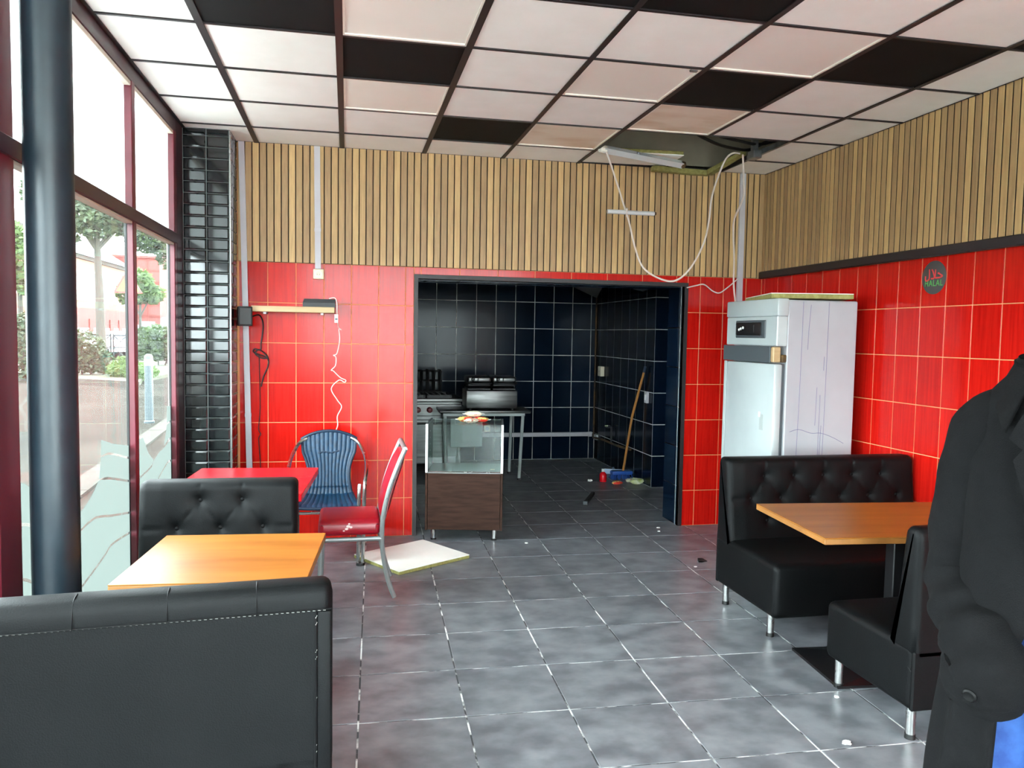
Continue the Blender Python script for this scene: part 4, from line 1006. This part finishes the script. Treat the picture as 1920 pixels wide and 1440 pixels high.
HP = [(1.44,.056,.050,.062),(1.50,.056,.052,.064),(1.522,.054,.064,.068),(1.535,.050,.090,.072),(1.555,.060,.094,.078),(1.585,.067,.093,.088),(1.635,.073,.089,.100),(1.675,.074,.094,.103),(1.71,.069,.085,.095),(1.735,.055,.064,.073),(1.750,.032,.036,.042),(1.754,.004,.004,.004)]
def headf(u, v):
    z = 1.44+.314*v
    for i in range(len(HP)-1):
        if z <= HP[i+1][0]+1e-6: p, q = HP[i], HP[i+1]; break
    t_ = (z-p[0])/(q[0]-p[0]); t_ = t_*t_*(3-2*t_); wx, fr, bk_ = [p[k]+(q[k]-p[k])*t_ for k in (1,2,3)]
    a = 2*pi*u-pi/2; ca, sa = cos(a), sin(a); af = abs(math.atan2(sin(a+pi/2), cos(a+pi/2)))
    x = wx*ca; y = (fr if sa < 0 else bk_)*sa
    y -= .024*exp(-(af/.13)**2)*max(0, min(1, (1.645-z)/.055))*(1 if z > 1.59 else exp(-((z-1.59)/.008)**2))
    y += .010*exp(-((af-.36)/.15)**2-((z-1.638)/.012)**2)
    y -= .005*exp(-(af/.22)**2)*(exp(-((z-1.566)/.005)**2)+exp(-((z-1.556)/.005)**2))
    x += (1 if ca > 0 else -1)*.018*exp(-((a % pi-.12 if ca > 0 else a % pi-.12-0)/.18)**2-((z-1.625)/.026)**2)*(1 if abs(sa) < .35 else 0)
    return (.060+.015*min(1, max(0, (z-1.46)/.08))+x, .004+y, z)
pb_.grid(headf, 56, 60)
po = pb_.build('person', 'skin', None, ang=80); po.location = PT; po.rotation_euler = (0,0,radians(PA))
tag(po, 'person in a long dark wool coat and blue jeans, hands in pockets', 'person')
for s_ in (-1,1): MB().ball((.075+s_*.030,-.069,1.638), .0115, .009, .008, 10, 6).build('eye', 'eye', po)
MB().tube([(.052,-.090,1.561),(.075,-.0955,1.561),(.098,-.090,1.561)], [.002,.003,.002], 8).build('mouth', 'skin', po)
hm = MB()
def hairf(u, v):
    a = 2*pi*u; t = (1-sin(a))/2; lo = -.55+1.35*t**1.6; e2 = lo+(pi/2-lo)*v
    rr = 1+.05*noise.noise((cos(a)*6, sin(a)*6, v*7))
    return (.077+.092*cos(e2)*cos(a)*rr, .004+.112*cos(e2)*sin(a)*rr, 1.652+.112*sin(e2)*rr)
hm.grid(hairf, 28, 12).build('hair', 'hair', po, ang=80)
# coat: open-front loft with skirt folds
RING = [(.42,.225,.190,.02),(.60,.208,.178,.02),(.80,.192,.166,.02),(.92,.184,.156,.02),(1.05,.184,.150,.02),(1.20,.178,.145,.025),(1.32,.176,.135,.03),(1.40,.162,.120,.03),(1.445,.142,.106,.03),(1.475,.118,.096,.03),(1.500,.096,.086,.025),(1.525,.086,.080,.02)]
def coat_at(z):
    for i in range(len(RING)-1):
        a, b = RING[i], RING[i+1]
        if z <= b[0] or i == len(RING)-2:
            u = (z-a[0])/(b[0]-a[0]); return [a[k]+(b[k]-a[k])*u for k in (1,2,3)]
def coatf(u, v, off=0):
    z = .42+(1.525-.42)*v; rx, ry, yo = coat_at(z)
    gap = radians(24-34*(min(1,max(0,(z-.88)/.34))))
    a0 = -pi/2-gap; a1 = -pi/2-2*pi+gap
    a = a0+(a1-a0)*u
    fold = .013*max(0,min(1,(1.0-z)/.35))*sin(10*a+.6+1.2*sin(3*z))+.005*sin(5*a+6*z)*max(0,min(1,(1.38-z)/.2))
    ca, sa = cos(a), sin(a); e = .86
    x = (abs(ca)**e)*(1 if ca > 0 else -1)*(rx+fold+off); y = (abs(sa)**e)*(1 if sa > 0 else -1)*(ry+fold+off)
    if z > 1.40: z2 = z
    over = -.012 if u > .95 and z > .95 else 0
    return (x, yo+y+over, z)
ct_ = MB().grid(lambda u, v: coatf(u, v), 110, 60).build('coat', 'coat', po, ang=80)
sm_ = ct_.modifiers.new('thickness', 'SOLIDIFY'); sm_.thickness = .012; sm_.offset = 0
def sleeve(s_):
    path = smooth_path([(s_*.085,.025,1.425),(s_*.125,.022,1.385),(s_*.150,.025,1.29),(s_*.166,.028,1.17),(s_*.176,.018,1.06),(s_*.158,-.045,1.005),(s_*.132,-.110,.965),(s_*.104,-.150,.925),(s_*.112,-.125,.870)], 9)
    n = len(path); rad = []; N_ = 30
    for i in range(n):
        u = i/(n-1); r = .070+.012*exp(-((u-.22)/.2)**2)-.004*u
        if u < .15: r = .050+.030*(u/.15)
        r += .007*sin(u*52)*exp(-((u-.66)/.16)**2)
        if u > .86: r += .006
        rad.append(r)
    o = MB().tube(path, rad, N_)
    for i, v in enumerate(o.v):
        q = Vector(v); c_ = path[min(i//N_, n-1)]; dr_ = q-c_; u = min(i//N_, n-1)/(n-1)
        d_ = noise.noise(q*16)*.006+noise.noise(q*6)*.010+.010*exp(-((u-.62)/.18)**2)*noise.noise(Vector((q.x*6,q.y*6,q.z*34)))
        if dr_.length > 1e-4: q = q+dr_.normalized()*d_
        o.v[i] = tuple(q)
    o.build('sleeve', 'coat', ct_, ang=80)
    e0, e1 = path[-12], path[-3]; rr_ = rad[-6]+.009
    MB().tube([e0.lerp(e1,q/6) for q in range(7)], [rr_-.006]+[rr_]*5+[rr_-.006], 26).build('cuff_strap', 'coat', ct_, ang=50)
    d_ = (e1-e0).normalized(); out = Vector((s_*.25,-.9,-.35)); out = (out-d_*out.dot(d_)).normalized(); c_ = e0.lerp(e1,.45)+out*(rr_+.002)
    b_ = MB().lathe([(.013,0),(.013,.004),(.010,.007),(.004,.005)], 16).build('cuff_button', 'coat_button', ct_)
    b_.location = c_; b_.rotation_euler = out.to_track_quat('Z','Y').to_euler()
for s_ in (-1, 1): sleeve(s_)
# collar and lapels
def collar(u, v):
    a = -pi/2+radians(38)+(2*pi-radians(76))*u
    k = sin(pi*u); e = abs(2*u-1)**6
    if v < .5: h_ = v/.5; rr = 1+.02*h_; z = 1.485+.06*h_*(.55+.45*k); dy = 0
    else: h_ = (v-.5)/.5; rr = 1.02+h_*(.38+.50*e); z = 1.485+.06*(.55+.45*k)-h_*(.075+.055*e); dy = -.016*h_*e
    return (.090*rr*cos(a), .018+.082*rr*sin(a)+dy, z)
cl = MB().grid(collar, 40, 12).build('collar', 'coat', ct_, ang=80)
q_ = cl.modifiers.new('thickness', 'SOLIDIFY'); q_.thickness = .008
for s_ in (-1,1):
    P = [(s_*.040,-.085,1.47),(s_*.075,-.100,1.42),(s_*.095,-.115,1.375),(s_*.070,-.122,1.355),(s_*.085,-.126,1.335),(s_*.03,-.142,1.14),(s_*.015,-.135,1.20),(s_*.03,-.108,1.38)]
    m_ = MB().add([(x,y-.012,z) for x,y,z in P]+[(x,y-.002,z) for x,y,z in P], [tuple(range(8)), tuple(range(15,7,-1))]+[(i,(i+1)%8,8+(i+1)%8,8+i) for i in range(8)])
    m_.build('lapel', 'coat', ct_, False)
for s_ in (-1,1):
    MB().rbox(s_*.125-.05,s_*.125+.05,-.150,-.130,.84,.875,.006,1).build('pocket_flap', 'coat', ct_)
for z in (1.05,.93): MB().ball((.095,-.145,z), .014, .006, .014, 12, 6).build('coat_button', 'coat_button', ct_)
MB().grid(lambda u, v: (.085*cos(2*pi*u)*(1-.2*v), .015+.08*sin(2*pi*u)*(1-.25*v), 1.40+.12*v), 24, 6).build('jumper', 'grey_board', po)
# jeans
def leg(s_):
    P = [(s_*.075,.03,1.02),(s_*.095,.025,.92),(s_*.105,.015,.75),(s_*.112,.0,.50),(s_*.118,.02,.25),(s_*.12,.03,.06)]
    mb = MB().tube(smooth_path(P,6), [.092,.092,.092,.092,.092,.092,.092,.092,.092,.092,.091,.090,.089,.088,.086,.084,.083,.081,.079,.078,.077,.076,.075,.075,.075,.075,.076,.077,.078,.079,.080][:31], 20)
    for i, v in enumerate(mb.v):
        q = Vector(v); mb.v[i] = tuple(q+Vector((1,1,0))*noise.noise(q*9)*.006)
    mb.build('trouser_leg', 'jeans', jn, ang=80)
jn = MB().tube([(0,.025,.84),(0,.025,.93),(0,.025,1.04)], [.10,.130,.130], 24, flat=.85).build('jeans', 'jeans', po, ang=80)
for s_ in (-1,1): leg(s_)
for s_ in (-1,1):
    sh = MB().ball((s_*.12,-.04,.048), .052, .145, .048, 16, 10)
    sh.v = [(x, y, max(z, .004)) for x, y, z in sh.v]; o_ = sh.build('shoe', 'shoe', po)
    MB().rbox(s_*.12-.052,s_*.12+.052,-.175,.10,0,.016,.007,1).build('sole', 'iron', o_)

# ================================================================== OUTSIDE
GZ = -.05
struct(MB().add([(-1.14,-40,GZ),(-1.14,60,GZ),(-6.0,60,GZ),(-2.18+.064*40,-40,GZ),(-1.14,-40,GZ+.012),(-1.14,60,GZ+.012),(-5.78,60,GZ+.012),(.6,-40,GZ+.012)],[(4,5,6,7)]).build('pavement_side', 'pavement', None, False))
struct(MB().box(-1.14,30,-40,YN-.22,GZ,GZ+.012).build('bounce_pavement', 'bounce_concrete', None, False))  # unseen forecourt behind the camera, added to bounce daylight onto the ceiling
struct(MB().box(-80,-1.14,-40,150,GZ-.3,GZ).box(-1.14,30,-40,YN-.22,GZ-.3,GZ).build('ground', 'asphalt', None, False))
t = thing('road_kerb', 'pale stone kerb running along the pavement outside the window', 'kerb', (-2.76,9.0,GZ))
for k in range(14):
    y0 = -4+1.6*k; xx = lambda y: -.0640*y
    MB().add([(xx(y0),y0,0),(xx(y0)+.26,y0,0),(xx(y0+1.58)+.26,y0+1.58,0),(xx(y0+1.58),y0+1.58,0),(xx(y0),y0,.045),(xx(y0)+.26,y0,.045),(xx(y0+1.58)+.26,y0+1.58,.045),(xx(y0+1.58),y0+1.58,.045)],
        [(0,1,2,3),(4,5,6,7),(0,1,5,4),(1,2,6,5),(2,3,7,6),(3,0,4,7)]).build('kerb_stone', 'kerb_stone', t, False)
def bollard(label, x, y, h_):
    t = thing('bollard', label, 'bollard', (x,y,GZ), 0, 'street bollards')
    MB().lathe([(.085,0),(.085,.03),(.068,.05),(.068,h_-.18)], 18).build('post', 'bollard', t); MB().lathe([(.069,h_-.18),(.069,h_-.08)], 18).build('reflective_band', 'paper', t)
    MB().lathe([(.068,h_-.08),(.068,h_-.03),(.05,h_),(.02,h_+.01)], 18).build('cap', 'bollard', t)
bollard('dark street bollard with a white band, seen between the two right window bars', -3.312, 14.378, 1.17)
bollard('grey street bollard with a white band at the far left window edge', -5.856, 15.54, 1.20)
t = struct(link('planter_bed', None, None, (-8.2,31,GZ)))
MB().add([(-4.5,-3.0,0),(2.6,-7.9,0),(2.2,-5.7,0),(3.0,8,0),(-4.5,8,0),(-4.5,-3.0,.12),(2.6,-7.9,.12),(2.2,-5.7,.12),(3.0,8,.12),(-4.5,8,.12)],[(5,6,7,8,9),(0,1,6,5),(1,2,7,6),(2,3,8,7),(3,4,9,8),(4,0,5,9)]).build('soil', 'soil', t, False)
MB().add([(-4.5,-3.2,0),(2.7,-8.15,0),(2.6,-7.9,0),(-4.5,-3.0,0),(-4.5,-3.2,.17),(2.7,-8.15,.17),(2.6,-7.9,.17),(-4.5,-3.0,.17)],[(4,5,6,7),(0,1,5,4),(2,3,7,6),(1,2,6,5),(0,3,7,4)]).build('stone_edge', 'kerb_stone', t, False)
def leaves(mb, blobs, n, s, seed):
    random.seed(seed); tot = sum(b[3]*b[4]*b[5] for b in blobs)
    for b in blobs:
        for _ in range(int(n*b[3]*b[4]*b[5]/tot)):
            while True:
                p = Vector((random.uniform(-1,1), random.uniform(-1,1), random.uniform(-1,1)))
                if .25 < p.length < 1: break
            p *= p.length**-.35
            c = Vector((b[0]+p.x*b[3], b[1]+p.y*b[4], b[2]+p.z*b[5]))
            a = Vector((random.gauss(0,1), random.gauss(0,1), random.gauss(0,.6))).normalized(); d_ = a.cross(Vector((random.gauss(0,1), random.gauss(0,1), random.gauss(0,1)))).normalized()
            k = s*random.uniform(.6,1.3)
            mb.add([c-a*k, c+d_*k*.5, c+a*k, c-d_*k*.5], [(0,1,2,3)])
    return mb
def tree(label, x, y, h_, r, blobs, n, m, s=.13, lean=0, seed=1):
    t = thing('street_tree', label, 'tree', (x,y,GZ))
    MB().tube(smooth_path([(0,0,0),(lean*.3,0,h_*.25),(lean*.6,.05,h_*.5),(lean*.8,0,h_*.75),(lean,0,h_)],4), [r*(1.25-.75*i/16) for i in range(17)], 10).build('trunk', 'bark', t)
    for b in blobs[:5]: MB().tube([(lean*.85,0,h_*.7),(b[0]*.6+lean*.3,b[1]*.6,(h_*.8+b[2])/2),(b[0],b[1],b[2])], [r*.5,r*.35,r*.15], 6).build('branch', 'bark', t)
    leaves(MB(), blobs, n, s, seed).build('crown', m, t, False)
tree('street tree with a straight bare trunk, seen left of the middle window bar', -8.5, 30.3, 6.2, .15, [(-.8,0,5.6,.9,1,.7),(.8,0,5.55,.9,1.0,.65),(0,.6,6.6,1.6,1.5,1.0),(-1.5,0,6.2,1.0,1,.8),(1.6,0,6.1,.9,1,.7),(-.1,-.3,5.2,.7,.7,.5),(-1.0,-.4,4.9,.5,.5,.4)], 8500, 'leaf_dark', .13, -.15, 2)
tree('street tree whose leaves hang into the right-hand window pane', -7.45, 36.2, 6.4, .16, [(-.8,0,5.6,1.0,1,.8),(.1,0,4.9,.7,.8,.8),(0,.4,6.6,1.7,1.5,1.2),(-1.4,0,6.0,.9,1,.7),(1.4,0,6.2,.9,1,.7)], 8000, 'leaf', .13, .1, 3)
tree('small bright green tree behind the yellow road sign', -10.55, 44, 3.2, .09, [(0,0,3.8,.75,.7,.95),(.65,0,3.4,.6,.6,.5),(-.5,0,3.4,.6,.6,.6)], 1800, 'leaf_light', .15, .05, 4)
tree('bright green tree at the far left edge of the window', -13.6, 37, 4.2, .12, [(0,0,4.6,1.2,1.1,1.2),(.5,0,3.7,.9,.9,.8),(-.6,0,5.2,1.0,1,1.0)], 2600, 'leaf_light', .16, .05, 5)
def shrub(label, x, y, blobs, n, m, s, seed):
    t = thing('shrub', label, 'shrub', (x,y,GZ+.1))
    for b in blobs[:4]: MB().tube([(b[0]*.5,b[1]*.5,0),(b[0],b[1],b[2])], [.03,.012], 5).build('stem', 'bark', t)
    leaves(MB(), blobs, n, s, seed).build('foliage', m, t, False)
shrub('large leafy shrub at the edge of the planted bed beside the tree trunk', -8.3, 27.4, [(0,0,.75,.75,.6,.7),(.5,-.1,.45,.5,.5,.45),(-.6,0,.9,.7,.6,.75)], 3200, 'leaf_dark', .08, 6)
shrub('rounded green shrub seen in the right-hand window pane', -7.6, 34.6, [(0,0,.95,.75,.7,.75),(.5,0,.85,.6,.6,.7),(-.5,0,.9,.55,.6,.7)], 3000, 'leaf', .09, 7)
shrub('tall leafy shrub seen at the far left window edge', -9.25, 25.4, [(0,0,.95,.6,.6,.95),(.2,0,1.5,.4,.4,.5)], 2400, 'leaf_dark', .08, 8)
shrub('low yellow-green weeds along the stone edge of the bed', -6.55, 26.2, [(0,0,.22,.75,.5,.3),(.5,-.8,.18,.5,.5,.25),(-.3,.5,.3,.4,.4,.35)], 2600, 'leaf_light', .06, 9)
# crossed street barriers
for k, lb in ((0,'black crossed street barrier left of the tree trunk gap'),(1,'black crossed street barrier beside the sign pole')):
    t = thing('street_barrier', lb, 'barrier', (-11.35+.72*k,39.6,GZ), 0)
    for x in (0,.6): MB().tube([(x,0,0),(x,0,1.36)], .035, 8).build('post', 'iron', t)
    for z in (.12,.72,1.28): MB().tube([(0,0,z),(.6,0,z)], .025, 6).build('rail', 'iron', t)
    for z0, z1 in ((.12,.72),(.72,1.28)):
        MB().tube([(0,0,z0),(.6,0,z1)], .02, 6).build('cross_bar', 'iron', t); MB().tube([(0,0,z1),(.6,0,z0)], .02, 6).build('cross_bar', 'iron', t)
# road works sign
t = thing('road_sign', 'yellow triangular road works sign with red border outside the window', 'sign', (-5.04,20,GZ))
MB().cyl((0,.03,0),(0,.03,2.95),.028).build('pole', 'grey_light', t)
tri = lambda r: [(-r*.866,-r*.5),(r*.866,-r*.5),(0,r)]
MB().prism(tri(.37), lambda a, b, c: (a, c, b+2.62), -.01, .01).build('border', 'sign_red', t, False)
MB().prism(tri(.28), lambda a, b, c: (a, c, b+2.62), -.014, -.009).build('face', 'sign_yellow', t, False)
fg = MB().ball((-.02,-.016,2.70), .028, .004, .028).tube([(-.02,-.016,2.67),(.01,-.016,2.58)], .02, 6, flat=.2).tube([(.01,-.016,2.58),(-.04,-.016,2.49)], .016, 6, flat=.2).tube([(.01,-.016,2.58),(.05,-.016,2.49)], .016, 6, flat=.2).tube([(-.02,-.016,2.64),(-.09,-.016,2.54)], .01, 6, flat=.2)
fg.build('pictogram', 'iron', t)
# ---- buildings along the street (facade faces +x)
t = thing('brick_house', 'pale brick house with red ground floor across the street', 'building', (-16.7,60,GZ))
MB().box(-9,0,-10,7,2.9,6.1).build('brick_wall', 'brick_far', t, False)
MB().box(-9,.02,-10,7,1.6,2.9).build('red_band', 'red_render', t, False); MB().box(-9,.03,-10,7,0,1.6).build('plinth', 'plaster_white', t, False)
MB().box(-9,.14,-10.1,7.1,6.0,6.25).build('cornice', 'kerb_stone', t, False)
MB().add([(.25,-10.2,6.25),(.25,7.2,6.25),(-4.5,7.2,9.3),(-4.5,-10.2,9.3),(-9,-10.2,6.25),(-9,7.2,6.25)],[(0,1,2,3),(3,2,5,4),(0,3,4),(1,5,2)]).build('roof', 'slate_roof', t, False)
MB().box(-1.6,-1.0,-2,-1.2,7.2,8.2).build('dormer', 'slate_roof', t, False)
for y in (-8.2,-5.6,-3.0,-.4,2.2,4.8):
    w_ = MB().box(0,.05,y,y+.95,3.35,5.35).build('window', 'plaster_white', t, False); MB().box(.045,.07,y+.1,y+.85,3.45,5.25).build('pane', 'window_dark', w_, False)
for y in (-7.0,-3.4,1.2,3.4): MB().box(.03,.09,y,y+.85,0,2.2).build('door', 'red_render', t, False)
MB().tube([(.1,-1.6,0),(.1,-1.6,6.0)], .05, 6).build('downpipe', 'plaster_white', t)
t = thing('red_building', 'plain red rendered building end beyond the brick house', 'building', (-16.2,74,GZ))
MB().box(-8,1.0,-4,6,0,7.4).build('wall', 'red_render', t, False); MB().box(-8.1,1.1,-4.1,6.1,7.4,7.6).build('parapet', 'red_render', t, False)
MB().box(-.6,.6,-4.04,-4,.0,2.2).build('door', 'plaster_white', t, False)
t = thing('white_building', 'bright white building at the end of the street', 'building', (-12,86,GZ))
MB().box(-3.5,4,0,8,0,9).build('wall', 'plaster_white', t, False); MB().box(-3.6,4.1,-.1,8.1,9,9.3).build('parapet', 'kerb_stone', t, False)
for x in (-1.5,.6): 
    w_ = MB().box(x,x+1,-.05,0,4.5,6.2).build('window', 'kerb_stone', t, False); MB().box(x+.1,x+.9,-.07,-.04,4.6,6.1).build('pane', 'window_dark', w_, False)
t = thing('brick_house', 'narrow brown brick house end at the left of the street view', 'building', (-17.4,47,GZ))
MB().box(-6,.0,-9,2.4,0,6.9).build('wall', 'brick_far', t, False)
MB().box(-6.1,.2,-9.1,2.5,6.9,7.2).build('cornice', 'kerb_stone', t, False)
for y in (-7,-4,-1): 
    w_ = MB().box(0,.06,y,y+.9,3.4,5.2).build('window', 'plaster_white', t, False); MB().box(.05,.08,y+.1,y+.8,3.5,5.1).build('pane', 'window_dark', w_, False)
def car(label, x, y, rz, m, L_=4.1, hgt=1.45):
    t = thing('parked_car', label, 'car', (x,y,GZ), rz)
    pr = [(-L_/2,.35),(-L_/2,.80),(-L_/2+.25,.92),(-L_*.22,.98),(L_/2-.15,.95),(L_/2,.75),(L_/2,.35)]
    MB().prism(pr, lambda a, b, c: (a, c, b), -.85, .85).build('body', m, t, False)
    cb = [(-L_*.24,.96),(-L_*.08,hgt-.03),(L_*.05,hgt),(L_*.28,hgt-.06),(L_*.44,.95)]
    MB().prism(cb, lambda a, b, c: (a, c, b), -.72, .72).build('cabin', m, t, False)
    for s_ in (-1,1): MB().prism([(-L_*.2,1.0),(-L_*.075,hgt-.1),(L_*.26,hgt-.12),(L_*.38,1.0)], lambda a, b, c: (a, c, b), s_*.715, s_*.735).build('side_window', 'window_dark', t, False)
    MB().add([(-L_*.235,-.62,1.0),(-L_*.235,.62,1.0),(-L_*.095,.58,hgt-.08),(-L_*.095,-.58,hgt-.08)],[(0,1,2,3)]).build('windscreen', 'window_dark', t, False).location = (-.02,0,.01)
    for a in (-L_*.3, L_*.31):
        for s_ in (-1,1): MB().cyl((a,s_*.70,.31),(a,s_*.88,.31),.31,n=20).build('wheel', 'tyre', t)
    for s_ in (-1,1): MB().rbox(-L_/2-.02,-L_/2+.1,s_*.6-.15,s_*.6+.15,.62,.76,.02,1).build('headlight', 'grey_light', t)
car('white parked car behind the crossed street barriers', -12.6, 46.2, 62, 'car_white')
car('grey-blue parked car seen in the right-hand window pane', -11.9, 52, 75, 'car_blue', 4.3, 1.85)
t = thing('parked_van', 'dark van parked at the far end of the street', 'van', (-11.2,58,GZ), 85)
MB().prism([(-2.3,.4),(-2.3,1.2),(-1.7,1.45),(-1.2,2.4),(2.3,2.5),(2.3,.4)], lambda a, b, c: (a, c, b), -.95, .95).build('body', 'van_dark', t, False)
MB().add([(-1.68,-.8,1.5),(-1.68,.8,1.5),(-1.24,.75,2.32),(-1.24,-.75,2.32)],[(0,1,2,3)]).build('windscreen', 'window_dark', t, False).location = (-.03,0,.01)
for a in (-1.5,1.5):
    for s_ in (-1,1): MB().cyl((a,s_*.8,.34),(a,s_*.98,.34),.34,n=18).build('wheel', 'tyre', t)
